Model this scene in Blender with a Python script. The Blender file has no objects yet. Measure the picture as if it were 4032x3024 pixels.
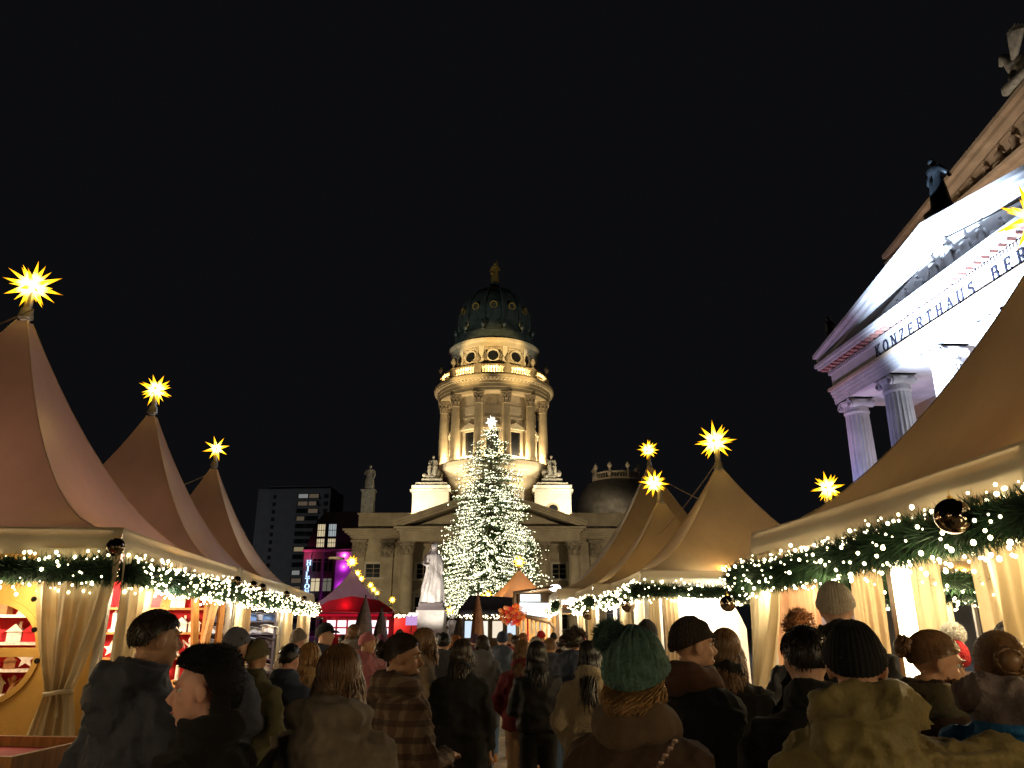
import bpy, bmesh, math, random
from mathutils import Vector, Matrix, noise
R = math.radians
random.seed(11)
sc = bpy.context.scene
C = sc.collection

# ------------------------------------------------------------------ camera
FPX, PITCH, EYE = 2933.0, R(18.09), 1.62
cam_d = bpy.data.cameras.new('camera')
cam_d.sensor_width = 36.0
cam_d.lens = 36.0 * FPX / 4032.0
cam_d.clip_start = 0.05
cam_d.clip_end = 3000
cam = bpy.data.objects.new('camera', cam_d)
C.objects.link(cam)
cam.location = (0, 0, EYE)
cam.rotation_euler = (R(90) + PITCH, 0, 0)
sc.camera = cam

# ------------------------------------------------------------------ night sky
w = bpy.data.worlds.new('World')
sc.world = w
w.use_nodes = True
nt = w.node_tree
nt.nodes.clear()
wo = nt.nodes.new('ShaderNodeOutputWorld')
bg = nt.nodes.new('ShaderNodeBackground')
bg.inputs['Color'].default_value = (0.82, 0.84, 1.0, 1)
bg.inputs['Strength'].default_value = 0.0036
nt.links.new(bg.outputs[0], wo.inputs[0])

sc.view_settings.view_transform = 'Standard'
sc.view_settings.look = 'None'
sc.view_settings.gamma = 1.0
sc.view_settings.exposure = 0.35
sc.cycles.use_denoising = True
sc.cycles.max_bounces = 6
sc.cycles.diffuse_bounces = 3
sc.cycles.glossy_bounces = 2
sc.cycles.transmission_bounces = 4
sc.cycles.transparent_max_bounces = 6
sc.cycles.sample_clamp_indirect = 2.0
sc.cycles.sample_clamp_direct = 0.0
sc.cycles.use_light_tree = True
sc.cycles.caustics_reflective = False
sc.cycles.caustics_refractive = False


def at(px, py, Y):
    """the point at world depth Y that the photograph shows at (px, py)"""
    a = (px - 2016) / FPX
    b = (1512 - py) / FPX
    ry = math.cos(PITCH) - b * math.sin(PITCH)
    rz = math.sin(PITCH) + b * math.cos(PITCH)
    t = Y / ry
    return Vector((a * t, Y, EYE + rz * t))


# ------------------------------------------------------------------ materials
MATS = {}


def mat(name, col, rough=0.7, metal=0.0, var=0.15, scale=8.0, bump=0.0, bscale=40.0, spec=0.3, transl=0.0, tcol=None, stretch=None, sheen=0.0):
    if name in MATS:
        return MATS[name]
    m = bpy.data.materials.new(name)
    m.use_nodes = True
    n = m.node_tree.nodes
    L = m.node_tree.links
    b = n['Principled BSDF']
    out = n['Material Output']
    b.inputs['Roughness'].default_value = rough
    b.inputs['Metallic'].default_value = metal
    b.inputs['Specular IOR Level'].default_value = spec
    if sheen:
        b.inputs['Sheen Weight'].default_value = sheen
        b.inputs['Sheen Roughness'].default_value = 0.5
    tc = n.new('ShaderNodeTexCoord')
    src = tc.outputs['Object']
    if stretch:
        mp = n.new('ShaderNodeMapping')
        mp.inputs['Scale'].default_value = stretch
        L.new(src, mp.inputs['Vector'])
        src = mp.outputs[0]
    nz = n.new('ShaderNodeTexNoise')
    nz.inputs['Scale'].default_value = scale
    nz.inputs['Detail'].default_value = 5
    nz.inputs['Roughness'].default_value = 0.6
    L.new(src, nz.inputs['Vector'])
    cr = n.new('ShaderNodeValToRGB')
    cr.color_ramp.elements[0].position = 0.3
    cr.color_ramp.elements[1].position = 0.7
    c0 = [max(0, c * (1 - var)) for c in col]
    c1 = [min(1, c * (1 + var)) for c in col]
    cr.color_ramp.elements[0].color = (*c0, 1)
    cr.color_ramp.elements[1].color = (*c1, 1)
    L.new(nz.outputs['Fac'], cr.inputs['Fac'])
    L.new(cr.outputs['Color'], b.inputs['Base Color'])
    if bump:
        nb = n.new('ShaderNodeTexNoise')
        nb.inputs['Scale'].default_value = bscale
        nb.inputs['Detail'].default_value = 3
        L.new(src, nb.inputs['Vector'])
        bp = n.new('ShaderNodeBump')
        bp.inputs['Strength'].default_value = min(1.0, bump)
        bp.inputs['Distance'].default_value = 0.02
        L.new(nb.outputs['Fac'], bp.inputs['Height'])
        L.new(bp.outputs[0], b.inputs['Normal'])
    if transl:
        t = n.new('ShaderNodeBsdfTranslucent')
        t.inputs['Color'].default_value = (*(tcol or col), 1)
        mx = n.new('ShaderNodeMixShader')
        mx.inputs[0].default_value = transl
        L.new(b.outputs[0], mx.inputs[1])
        L.new(t.outputs[0], mx.inputs[2])
        L.new(mx.outputs[0], out.inputs['Surface'])
    MATS[name] = m
    return m


def emit(name, col, strength, sampled=True):
    if name in MATS:
        return MATS[name]
    m = bpy.data.materials.new(name)
    m.use_nodes = True
    n = m.node_tree.nodes
    n.remove(n['Principled BSDF'])
    e = n.new('ShaderNodeEmission')
    e.inputs['Color'].default_value = (*col, 1)
    e.inputs['Strength'].default_value = strength
    m.node_tree.links.new(e.outputs[0], n['Material Output'].inputs['Surface'])
    m.cycles.emission_sampling = 'AUTO' if sampled else 'NONE'
    MATS[name] = m
    return m


# ------------------------------------------------------------------ mesh builder
class MB:
    def __init__(self):
        self.v = []
        self.f = []

    def add(self, vs, fs):
        k = len(self.v)
        self.v.extend(vs)
        self.f.extend([tuple(i + k for i in f) for f in fs])
        return self

    def box(self, c, s, rz=0.0, m=None):
        x, y, z = s[0] / 2, s[1] / 2, s[2] / 2
        co, si = math.cos(rz), math.sin(rz)
        vs = []
        for dz in (-z, z):
            for dx, dy in ((-x, -y), (x, -y), (x, y), (-x, y)):
                p = Vector((dx, dy, dz))
                if m is not None:
                    p = m @ p
                else:
                    p = Vector((dx * co - dy * si, dx * si + dy * co, dz))
                vs.append((c[0] + p.x, c[1] + p.y, c[2] + p.z))
        return self.add(vs, [(3, 2, 1, 0), (4, 5, 6, 7), (0, 1, 5, 4), (1, 2, 6, 5), (2, 3, 7, 6), (3, 0, 4, 7)])

    def span(self, x0, x1, y0, y1, z0, z1):
        return self.box(((x0 + x1) / 2, (y0 + y1) / 2, (z0 + z1) / 2), (x1 - x0, y1 - y0, z1 - z0))

    def tube(self, pts, rad, n=8, caps=True, squash=1.0, axis=None):
        """tapered tube through pts; rad a number or a list"""
        pts = [Vector(p) for p in pts]
        if not isinstance(rad, (list, tuple)):
            rad = [rad] * len(pts)
        rings = []
        up0 = None
        for i, p in enumerate(pts):
            d = (pts[min(i + 1, len(pts) - 1)] - pts[max(i - 1, 0)])
            if d.length < 1e-9:
                d = Vector((0, 0, 1))
            d.normalize()
            ref = Vector(axis) if axis is not None else (up0 if up0 is not None else (Vector((0, 0, 1)) if abs(d.z) < 0.9 else Vector((1, 0, 0))))
            a = d.cross(ref)
            if a.length < 1e-6:
                a = d.cross(Vector((0.3, 0.9, 0.1)))
            a.normalize()
            b = a.cross(d).normalized()
            if axis is None:
                up0 = b
            r = rad[i]
            rings.append([tuple(p + a * (math.cos(2 * math.pi * k / n) * r) + b * (math.sin(2 * math.pi * k / n) * r * squash)) for k in range(n)])
        vs = [q for ring in rings for q in ring]
        fs = []
        for i in range(len(pts) - 1):
            for k in range(n):
                k2 = (k + 1) % n
                fs.append((i * n + k, i * n + k2, (i + 1) * n + k2, (i + 1) * n + k))
        if caps:
            fs.append(tuple(reversed(range(n))))
            fs.append(tuple(range((len(pts) - 1) * n, len(pts) * n)))
        return self.add(vs, fs)

    def lathe(self, prof, c=(0, 0, 0), n=24, a0=0.0, a1=2 * math.pi, sx=1.0, sy=1.0):
        """prof: list of (r, z)"""
        full = abs(a1 - a0 - 2 * math.pi) < 1e-6
        m = n if full else n + 1
        vs = []
        for r, z in prof:
            for k in range(m):
                a = a0 + (a1 - a0) * k / n
                vs.append((c[0] + r * math.cos(a) * sx, c[1] + r * math.sin(a) * sy, c[2] + z))
        fs = []
        for i in range(len(prof) - 1):
            for k in range(n):
                k2 = (k + 1) % m
                fs.append((i * m + k, i * m + k2, (i + 1) * m + k2, (i + 1) * m + k))
        if full and prof[0][0] > 1e-6:
            fs.append(tuple(reversed(range(m))))
        if full and prof[-1][0] > 1e-6:
            fs.append(tuple(range((len(prof) - 1) * m, len(prof) * m)))
        return self.add(vs, fs)

    def ball(self, c, r, n=10, m=6):
        if not isinstance(r, (tuple, list, Vector)):
            r = (r, r, r)
        vs = [(c[0], c[1], c[2] - r[2])]
        for i in range(1, m):
            t = -math.pi / 2 + math.pi * i / m
            for k in range(n):
                a = 2 * math.pi * k / n
                vs.append((c[0] + r[0] * math.cos(t) * math.cos(a), c[1] + r[1] * math.cos(t) * math.sin(a), c[2] + r[2] * math.sin(t)))
        vs.append((c[0], c[1], c[2] + r[2]))
        fs = [(0, 1 + (k + 1) % n, 1 + k) for k in range(n)]
        for i in range(m - 2):
            for k in range(n):
                k2 = (k + 1) % n
                fs.append((1 + i * n + k, 1 + i * n + k2, 1 + (i + 1) * n + k2, 1 + (i + 1) * n + k))
        t = len(vs) - 1
        fs += [(1 + (m - 2) * n + k, 1 + (m - 2) * n + (k + 1) % n, t) for k in range(n)]
        return self.add(vs, fs)

    def octa(self, c, r):
        x, y, z = c
        return self.add([(x + r, y, z), (x - r, y, z), (x, y + r, z), (x, y - r, z), (x, y, z + r), (x, y, z - r)],
                        [(0, 2, 4), (2, 1, 4), (1, 3, 4), (3, 0, 4), (2, 0, 5), (1, 2, 5), (3, 1, 5), (0, 3, 5)])

    def prism(self, poly, o, ex, ey, ez, depth):
        """extrude a 2D polygon: o + x*ex + y*ey, thickness depth along ez"""
        o, ex, ey, ez = Vector(o), Vector(ex), Vector(ey), Vector(ez)
        n = len(poly)
        vs = [tuple(o + ex * x + ey * y) for x, y in poly] + [tuple(o + ex * x + ey * y + ez * depth) for x, y in poly]
        fs = [tuple(reversed(range(n))), tuple(range(n, 2 * n))]
        for k in range(n):
            k2 = (k + 1) % n
            fs.append((k, k2, n + k2, n + k))
        return self.add(vs, fs)

    def grid(self, fn, nu, nv, close_u=False):
        vs = [tuple(fn(i / nu, j / nv)) for j in range(nv + 1) for i in range(nu + (0 if close_u else 1))]
        m = nu if close_u else nu + 1
        fs = []
        for j in range(nv):
            for i in range(nu):
                i2 = (i + 1) % m if close_u else i + 1
                fs.append((j * m + i, j * m + i2, (j + 1) * m + i2, (j + 1) * m + i))
        return self.add(vs, fs)

    def mesh(self, name, smooth=False):
        me = bpy.data.meshes.new(name)
        me.from_pydata(self.v, [], self.f)
        me.update()
        if smooth:
            me.polygons.foreach_set('use_smooth', [True] * len(me.polygons))
        return me

    def build(self, name, material=None, parent=None, smooth=False, kind=None):
        o = bpy.data.objects.new(name, self.mesh(name, smooth))
        if material is not None:
            o.data.materials.append(material)
        C.objects.link(o)
        if parent is not None:
            o.parent = parent
        if kind:
            o['kind'] = kind
        return o


def tag(o, label, cat, group=None, kind=None):
    o['label'] = label
    o['category'] = cat
    if group:
        o['group'] = group
    if kind:
        o['kind'] = kind
    return o


def empty(name, loc=(0, 0, 0), rz=0.0, label=None, cat=None, group=None):
    o = bpy.data.objects.new(name, None)
    C.objects.link(o)
    o.location = loc
    o.rotation_euler = (0, 0, rz)
    if label:
        tag(o, label, cat, group)
    return o


def struct(o):
    o['kind'] = 'structure'
    return o


def copy_tree(o, parent=None):
    c = o.copy()
    C.objects.link(c)
    c.parent = parent
    for ch in list(o.children):
        copy_tree(ch, c)
    return c


def smooth_angle(o, ang=40):
    bm = bmesh.new()
    bm.from_mesh(o.data)
    bmesh.ops.recalc_face_normals(bm, faces=bm.faces)
    for f in bm.faces:
        f.smooth = True
    for e in bm.edges:
        if len(e.link_faces) == 2 and e.calc_face_angle(0) > R(ang):
            e.smooth = False
    bm.to_mesh(o.data)
    bm.free()
    return o


def lamp(name, kind, loc, power, col, size=0.1, target=None, angle=60, blend=0.5, parent=None):
    d = bpy.data.lights.new(name, kind)
    d.energy = power
    d.color = col
    if kind == 'AREA':
        d.size = size
    else:
        d.shadow_soft_size = size
    if kind == 'SPOT':
        d.spot_size = R(angle)
        d.spot_blend = blend
    o = bpy.data.objects.new(name, d)
    C.objects.link(o)
    o.location = loc
    if target is not None:
        o.rotation_euler = (Vector(target) - Vector(loc)).to_track_quat('-Z', 'Y').to_euler()
    if parent is not None:
        o.parent = parent
        o.matrix_parent_inverse = parent.matrix_world.inverted() if False else Matrix()
    return o
# ------------------------------------------------------------------ colours
STONE = mat('sandstone', (0.42, 0.34, 0.22), 0.85, var=0.22, scale=0.6, bump=0.5, bscale=3)
STONE_DK = mat('weathered sandstone', (0.30, 0.24, 0.16), 0.9, var=0.35, scale=1.2, bump=0.6, bscale=5)
STONE_LT = mat('pale sandstone', (0.55, 0.48, 0.36), 0.85, var=0.15, scale=0.7, bump=0.3, bscale=4)
COPPER = mat('dark copper sheet', (0.055, 0.066, 0.058), 0.42, metal=0.35, var=0.4, scale=0.9, bump=0.3, bscale=2)
GOLD = mat('gilded metal', (0.75, 0.48, 0.13), 0.38, metal=0.9, var=0.2)
DARKGLASS = mat('dark window glass', (0.012, 0.013, 0.015), 0.12, var=0.3, spec=0.6)
GREYSTONE = mat('grey sculpture stone', (0.30, 0.29, 0.26), 0.9, var=0.4, scale=2.5, bump=0.8, bscale=6)
SLATE = mat('dark slate roof', (0.035, 0.033, 0.035), 0.7, var=0.3, scale=1.5, bump=0.4, bscale=3)

# ------------------------------------------------------------------ ground
g = MB().grid(lambda u, v: (-600 + 1200 * u, -300 + 1200 * v, 0.0), 8, 8).build(
    'ground', mat('plaza ground', (0.16, 0.14, 0.12), 0.75, var=0.3, scale=2.0, bump=0.3, bscale=20))
struct(g)
pav = MB().span(-5.2, 2.6, 4.0, 30.0, 0.004, 0.012).build('pavement', mat('joint mortar', (0.07, 0.06, 0.05), 0.9))
struct(pav)
SLAB = [mat('granite slab %s' % k, c, 0.55, var=0.25, scale=6, bump=0.25, bscale=60, spec=0.4)
        for k, c in (('buff', (0.34, 0.27, 0.20)), ('grey', (0.27, 0.24, 0.20)), ('warm', (0.38, 0.29, 0.20)))]
slab_me = []
for k in range(3):
    b = MB().box((0, 0, 0), (0.985, 0.985, 0.035))
    me = b.mesh('paving_slab')
    bm = bmesh.new(); bm.from_mesh(me)
    bmesh.ops.bevel(bm, geom=[e for e in bm.edges if all(v.co.z > 0 for v in e.verts)], offset=0.008, segments=1, affect='EDGES')
    bm.to_mesh(me); bm.free()
    me.materials.append(SLAB[k])
    slab_me.append(me)
rr = random.Random(4)
for j in range(25):
    for i in range(7):
        o = bpy.data.objects.new('paving_slab', rr.choice(slab_me))
        C.objects.link(o)
        o.parent = pav
        o.location = (-4.4 + i * 1.0 + (0.5 if j % 2 else 0), 5.0 + j * 1.0, 0.013 + rr.uniform(-0.002, 0.003))
        o.rotation_euler = (rr.uniform(-.003, .003), rr.uniform(-.003, .003), 0)


# ------------------------------------------------------------------ architecture helpers
def fluted_column(n, r0, r1, z0, z1, flutes=20):
    b = MB()
    nn = flutes * 4
    rows = []
    for t in (0, 0.33, 0.7, 1.0):
        r = r0 + (r1 - r0) * t ** 1.3
        z = z0 + (z1 - z0) * t
        rows.append([(r * (1 - (0.0, .05, .065, .05)[k % 4]) * math.cos(2 * math.pi * k / nn), r * (1 - (0.0, .05, .065, .05)[k % 4]) * math.sin(2 * math.pi * k / nn), z) for k in range(nn)])
    vs = [p for row in rows for p in row]
    fs = []
    for i in range(3):
        for k in range(nn):
            k2 = (k + 1) % nn
            fs.append((i * nn + k, i * nn + k2, (i + 1) * nn + k2, (i + 1) * nn + k))
    b.add(vs, fs)
    return b


def corinthian(b, c, r, h):
    """bell, two rows of leaves, corner volutes and abacus"""
    x, y, z = c
    b.lathe([(r, 0), (r * 1.02, h * .1), (r * 1.05, h * .6), (r * 1.4, h * .86)], c=c, n=16)
    for row, (n, zz, ll) in enumerate(((8, 0.02, .42), (8, 0.3, .42))):
        for k in range(n):
            a = 2 * math.pi * (k + 0.5 * row) / n
            ca, sa = math.cos(a), math.sin(a)
            t = (-sa, ca)
            wd = r * .33
            pts = []
            for (rad, hz, ww) in ((1.03, zz, 1), (1.12, zz + ll * .6, 1), (1.32, zz + ll, .75), (1.42, zz + ll * .86, .3)):
                for s in (-1, 1):
                    pts.append((x + r * rad * ca + t[0] * wd * ww * s, y + r * rad * sa + t[1] * wd * ww * s, z + h * hz))
            b.add(pts, [(0, 1, 3, 2), (2, 3, 5, 4), (4, 5, 7, 6)])
    for k in range(4):
        a = math.pi / 4 + k * math.pi / 2
        b.ball((x + r * 1.5 * math.cos(a), y + r * 1.5 * math.sin(a), z + h * .78), (r * .22, r * .22, r * .26), 8, 5)
    b.box((x, y, z + h * .94), (r * 2.9, r * 2.9, h * .13))
    return b


def rough_figure(b, c, h, seed=0, seated=False):
    """a draped stone figure: layered robe, torso, head, arms"""
    rr = random.Random(seed)
    x, y, z = c
    if seated:
        b.lathe([(h * .34, 0), (h * .33, h * .25), (h * .22, h * .38), (h * .17, h * .55), (h * .19, h * .72), (h * .07, h * .8)], c=c, n=10, sy=.85)
        b.tube([(x - h * .1, y - h * .1, z + h * .4), (x - h * .13, y - h * .38, z + h * .38), (x - h * .12, y - h * .42, z)], [h * .1, h * .09, h * .06], 7)
        b.tube([(x + h * .1, y - h * .1, z + h * .4), (x + h * .13, y - h * .36, z + h * .36), (x + h * .14, y - h * .38, z)], [h * .1, h * .09, h * .06], 7)
    else:
        prof = [(h * .19, 0), (h * .17, h * .15), (h * .15, h * .4), (h * .11, h * .55), (h * .13, h * .7), (h * .15, h * .79), (h * .05, h * .84)]
        b.lathe(prof, c=c, n=12, sy=.8)
        for k in range(7):
            a = rr.uniform(0, 6.28)
            b.tube([(x + h * .16 * math.cos(a), y + h * .13 * math.sin(a), z + h * .02), (x + h * .13 * math.cos(a + .2), y + h * .1 * math.sin(a + .2), z + h * .4), (x + h * .1 * math.cos(a + .5), y + h * .08 * math.sin(a + .5), z + h * .68)], [h * .035, h * .03, h * .015], 6)
    b.ball((x, y, z + h * .92), (h * .055, h * .06, h * .075), 10, 7)
    b.ball((x, y + h * .02, z + h * .94), (h * .062, h * .06, h * .065), 8, 6)
    s = rr.choice((-1, 1))
    b.tube([(x + s * h * .13, y, z + h * .77), (x + s * h * .2, y - h * .06, z + h * .62), (x + s * h * .14, y - h * .17, z + h * .6)], [h * .05, h * .042, h * .03], 7)
    b.tube([(x - s * h * .13, y, z + h * .77), (x - s * h * .19, y, z + h * .6), (x - s * h * .15, y - h * .06, z + h * .45)], [h * .05, h * .042, h * .03], 7)
    return b


def urn(b, c, h):
    return b.lathe([(h * .16, 0), (h * .16, h * .08), (h * .07, h * .16), (h * .09, h * .25), (h * .24, h * .45), (h * .27, h * .6), (h * .16, h * .72), (h * .2, h * .77), (h * .1, h * .86), (h * .04, h)], c=c, n=10)


# ------------------------------------------------------------------ domed church
AX, AY = -3.35, 132.0
church = empty('domed_church', (AX, AY, 0), 0, 'floodlit sandstone church tower with dark copper dome and gilded figure on top', 'church')
ch = lambda b, name, m, par=church, smooth=False, kind=None: b.build(name, m, par, smooth, kind)
# main block (local coordinates about the tower axis; front is -y)
FR = -14.0     # main front wall
PO = -18.0     # portico front
ch(MB().span(-21.5, 22.5, FR, 14, 0, 14.9), 'wall', STONE)
b = MB()
for (zz, ov, hh) in ((14.9, .35, .35), (15.25, .7, .3), (15.55, 1.1, .35), (15.9, 1.4, .28)):
    b.span(-21.5 - ov, 22.5 + ov, FR - ov, 14 + ov, zz, zz + hh - .004)
ch(b, 'cornice', STONE)
ch(MB().span(-20.9, 21.9, FR + .6, 13, 16.2, 18.6).span(-21.1, 22.1, FR + .4, 13.2, 18.6, 18.85), 'parapet', STONE)
ch(MB().span(-21.6, 22.6, FR - .12, 14.1, 12.6, 12.85).span(-21.7, 22.7, FR - .2, 14.2, 0, 1.4), 'string_course', STONE)
# portico
ch(MB().span(-13.6, 13.6, PO + .5, FR - .05, 14.0, 15.2), 'portico_entablature', STONE)
b = MB()
for (zz, ov, hh) in ((15.2, .2, .3), (15.5, .55, .3), (15.8, .95, .35)):
    b.span(-13.6 - ov, 13.6 + ov, PO + .5 - ov, FR - .06, zz, zz + hh - .004)
ch(b, 'portico_cornice', STONE)
tri = lambda hw, z0, z1: [(-hw, z0), (hw, z0), (0, z1)]
ch(MB().prism(tri(12.2, 16.15, 20.2), (0, PO + 1.2, 0), (1, 0, 0), (0, 0, 1), (0, 1, 0), 15), 'tympanum', STONE)
for s in (-1, 1):
    p0, p1 = Vector((s * 14.5, 0, 15.95)), Vector((0, 0, 21.0))
    d = (p1 - p0).normalized()
    nrm = Vector((-d.z * s, 0, d.x * s)) * (1 if True else 1)
    if nrm.z < 0:
        nrm = -nrm
    b = MB()
    for (o0, o1, dep) in ((0, .35, .2), (.35, .7, .55), (.7, 1.05, .95)):
        poly = [p0 + nrm * o0, p1 + nrm * o0 * .9, p1 + nrm * o1, p0 + nrm * o1]
        q = [(p.x, p.z) for p in poly]
        q[1] = (0, q[1][1]); q[2] = (0, q[2][1])
        b.prism(q, (0, PO + .5 - dep, 0), (1, 0, 0), (0, 0, 1), (0, 1, 0), 16 + dep)
    ch(b, 'raking_cornice', STONE)
for xx in (-12.6, -7.9, -3.0, 3.0, 8.0, 12.8):
    col = ch(MB().lathe([(1.35, 0), (1.35, .5), (1.15, .7), (1.05, 1.0), (.98, 4), (.88, 11.95), (.95, 12.0)], c=(xx, PO + 1.6, 0), n=20), 'column', STONE, smooth=True)
    smooth_angle(col, 35)
    ch(corinthian(MB(), (xx, PO + 1.6, 12.0), .88, 2.0), 'capital', STONE_DK, col)
for xx in (-20.4, -16.0, 16.4, 21.2):
    pil = ch(MB().span(xx - .95, xx + .95, FR - .35, FR + .2, 1.4, 11.9), 'pilaster', STONE)
    b = MB().span(xx - 1.0, xx + 1.0, FR - .45, FR + .2, 11.9, 12.2)
    rr = random.Random(int(xx * 10))
    for k in range(22):
        b.ball((xx + rr.uniform(-1.05, 1.05), FR - .45 - rr.uniform(0, .15), 12.2 + rr.uniform(.1, 1.7)), (.2, .18, .26), 7, 5)
    b.span(xx - 1.25, xx + 1.25, FR - .7, FR + .2, 14.2, 14.55)
    b.span(xx - 1.0, xx + 1.0, FR - .38, FR + .2, 12.2, 14.2)
    ch(b, 'capital', STONE_DK, pil)


def church_window(x, y, z, ww, hh, pediment=False):
    wdw = ch(MB().span(x - ww / 2 - .35, x - ww / 2, y - .22, y + .2, z, z + hh).span(x + ww / 2, x + ww / 2 + .35, y - .22, y + .2, z, z + hh)
             .span(x - ww / 2 - .35, x + ww / 2 + .35, y - .24, y + .2, z + hh, z + hh + .35), 'window', STONE_LT)
    ch(MB().span(x - ww / 2, x + ww / 2, y - .03, y + .2, z, z + hh), 'pane', DARKGLASS, wdw)
    b = MB().span(x - .05, x + .05, y - .08, y, z, z + hh)
    for k in (1, 2):
        b.span(x - ww / 2, x + ww / 2, y - .075, y, z + hh * k / 3 - .04, z + hh * k / 3 + .04)
    ch(b, 'glazing_bar', STONE_DK, wdw)
    ch(MB().span(x - ww / 2 - .55, x + ww / 2 + .55, y - .4, y + .2, z - .3, z), 'sill', STONE_LT, wdw)
    if pediment:
        ch(MB().prism([(-ww / 2 - .7, 0), (ww / 2 + .7, 0), (0, 1.0)], (x, y - .45, z + hh + .5), (1, 0, 0), (0, 0, 1), (0, 1, 0), .6), 'window_pediment', STONE_LT, wdw)


for xx in (-15.7 + -2.3, 18.8):
    church_window(xx, FR, 8.9, 2.3, 2.0)
    church_window(xx, FR, 2.2, 2.3, 4.2, True)
for xx in (-10.3, -5.4, 5.5, 10.6):
    church_window(xx, FR, 8.7, 2.0, 2.2)
    church_window(xx, FR, 1.4, 2.2, 4.6, True)
# corner pylons under the drum
FLD = mat('limewashed stone', (0.62, 0.58, 0.48), 0.85, var=0.1, scale=1.0, bump=0.3, bscale=4)
for s in (-1, 1):
    py = ch(MB().span(s * 10.1 - 3.0, s * 10.1 + 3.0, -9.5, -4, 16.2, 22.9), 'corner_pylon', FLD)
    ch(MB().span(s * 10.1 - 3.35, s * 10.1 + 3.35, -9.9, -3.6, 22.9, 23.3).span(s * 10.1 - 3.15, s * 10.1 + 3.15, -9.7, -3.8, 23.3, 24.0).span(s * 10.1 - 2.6, s * 10.1 + 2.6, -9.2, -4.2, 24.0, 24.5), 'pylon_cornice', FLD, py)
    b = MB()
    nn = 24
    vs = []
    for k in range(nn):
        a = 2 * math.pi * k / nn
        vs += [(s * 10.1 + .8 * math.cos(a), -9.68, 20.0 + .8 * math.sin(a)), (s * 10.1 + 1.05 * math.cos(a), -9.68, 20.0 + 1.05 * math.sin(a)), (s * 10.1 + 1.05 * math.cos(a), -9.45, 20.0 + 1.05 * math.sin(a))]
    fs = []
    for k in range(nn):
        a, c2 = k * 3, ((k + 1) % nn) * 3
        fs += [(a, c2, c2 + 1, a + 1), (a + 1, c2 + 1, c2 + 2, a + 2)]
    b.add(vs, fs)
    ch(b, 'round_frame', STONE, py)
    ch(MB().lathe([(.8, -.02), (.8, .02)], c=(0, 0, 0), n=20), 'clock_face' if s < 0 else 'round_pane', GOLD if s < 0 else DARKGLASS, py)
    rp = py.children[-1]
    rp.rotation_euler = (R(90), 0, 0)
    rp.location = (s * 10.1, -9.6, 20.0)
    b = MB()
    b.box((s * 10.1, -6.8, 24.9), (3.4, 3.4, .8))
    b.lathe([(1.5, 0), (1.4, .5), (1.1, .9)], c=(s * 10.1, -6.8, 25.3), n=10)
    rough_figure(b, (s * 10.1, -6.8, 26.0), 3.6, seed=5 + s, seated=True)
    rr = random.Random(3 + s)
    for k in range(10):
        b.ball((s * 10.1 + rr.uniform(-1.4, 1.4), -6.8 + rr.uniform(-1.2, 1.2), 25.3 + rr.uniform(0, 1.4)), (rr.uniform(.3, .6),) * 3, 7, 5)
    ch(b, 'seated_sculpture', GREYSTONE, py)
# drum
ch(MB().lathe([(9.6, 16.5), (9.6, 20.4), (9.1, 20.8), (9.0, 26.2), (9.4, 26.6), (10.1, 27.1), (10.3, 27.6), (10.3, 28.4), (9.9, 28.7)], n=72, c=(0, 0, 0)), 'drum_base', STONE_LT)
ch(MB().lathe([(7.6, 28.3), (7.6, 40.5)], n=72), 'drum_wall', STONE_LT)
for k in range(12):
    for dv in (-1, 1):
        if k % 3 == 0 or True:
            pass
colang = []
for q in range(12):
    colang.append(R(-90 + 15 + 30 * q))
# pairs: columns stand closer at the front bays as in the photograph
for q, a in enumerate(colang):
    cx, cy = 9.25 * math.cos(a), 9.25 * math.sin(a)
    col = ch(MB().lathe([(1.02, 28.7), (1.02, 29.1), (.86, 29.4), (.8, 29.7), (.78, 33), (.68, 38.2), (.75, 38.3)], c=(cx, cy, 0), n=18), 'drum_column', STONE, smooth=True)
    smooth_angle(col, 35)
    ch(corinthian(MB(), (cx, cy, 38.3), .7, 2.1), 'capital', STONE_DK, col)
# windows of the drum between the columns
for q in range(12):
    a = R(-90 + 30 * q)
    m3 = Matrix.Rotation(a + R(90), 4, 'Z')

    def put(b, name, mm, par):
        vs = []
        for v in b.v:
            p = m3 @ Vector(v)
            vs.append(tuple(p))
        b.v = vs
        return ch(b, name, mm, par)
    yy = -7.6 * math.cos(R(6))
    wdw = put(MB().span(-1.5, -1.05, yy - .3, yy + .3, 29.6, 33.8).span(1.05, 1.5, yy - .3, yy + .3, 29.6, 33.8).span(-1.5, 1.5, yy - .32, yy + .3, 33.8, 34.2), 'drum_window', STONE_LT, church)
    put(MB().span(-1.05, 1.05, yy - .06, yy + .3, 29.6, 33.8), 'pane', DARKGLASS, wdw)
    put(MB().prism([(-1.8, 34.45), (1.8, 34.45), (0, 35.4)], (0, yy - .6, 0), (1, 0, 0), (0, 0, 1), (0, 1, 0), .8).span(-1.8, 1.8, yy - .6, yy + .2, 34.2, 34.44), 'window_pediment', STONE_LT, wdw)
    put(MB().span(-1.5, 1.5, yy - .18, yy + .3, 36.2, 36.5).span(-1.3, 1.3, yy - .14, yy + .3, 37.0, 38.4), 'wall_panel', STONE_LT, wdw)
ch(MB().lathe([(9.9, 40.40), (10.15, 40.42), (10.15, 41.00), (10.25, 41.05), (10.25, 41.60), (10.35, 41.70), (10.35, 42.20), (10.75, 42.40), (11.0, 42.50), (11.05, 43.00), (10.9, 43.25), (8.0, 43.30)], n=96), 'drum_entablature', STONE)
b = MB()
for k in range(96):
    a = 2 * math.pi * k / 96
    b.box((10.62 * math.cos(a), 10.62 * math.sin(a), 42.28), (.5, .3, .22), rz=a)
ch(b, 'dentil', STONE_LT, kind='stuff')
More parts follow.
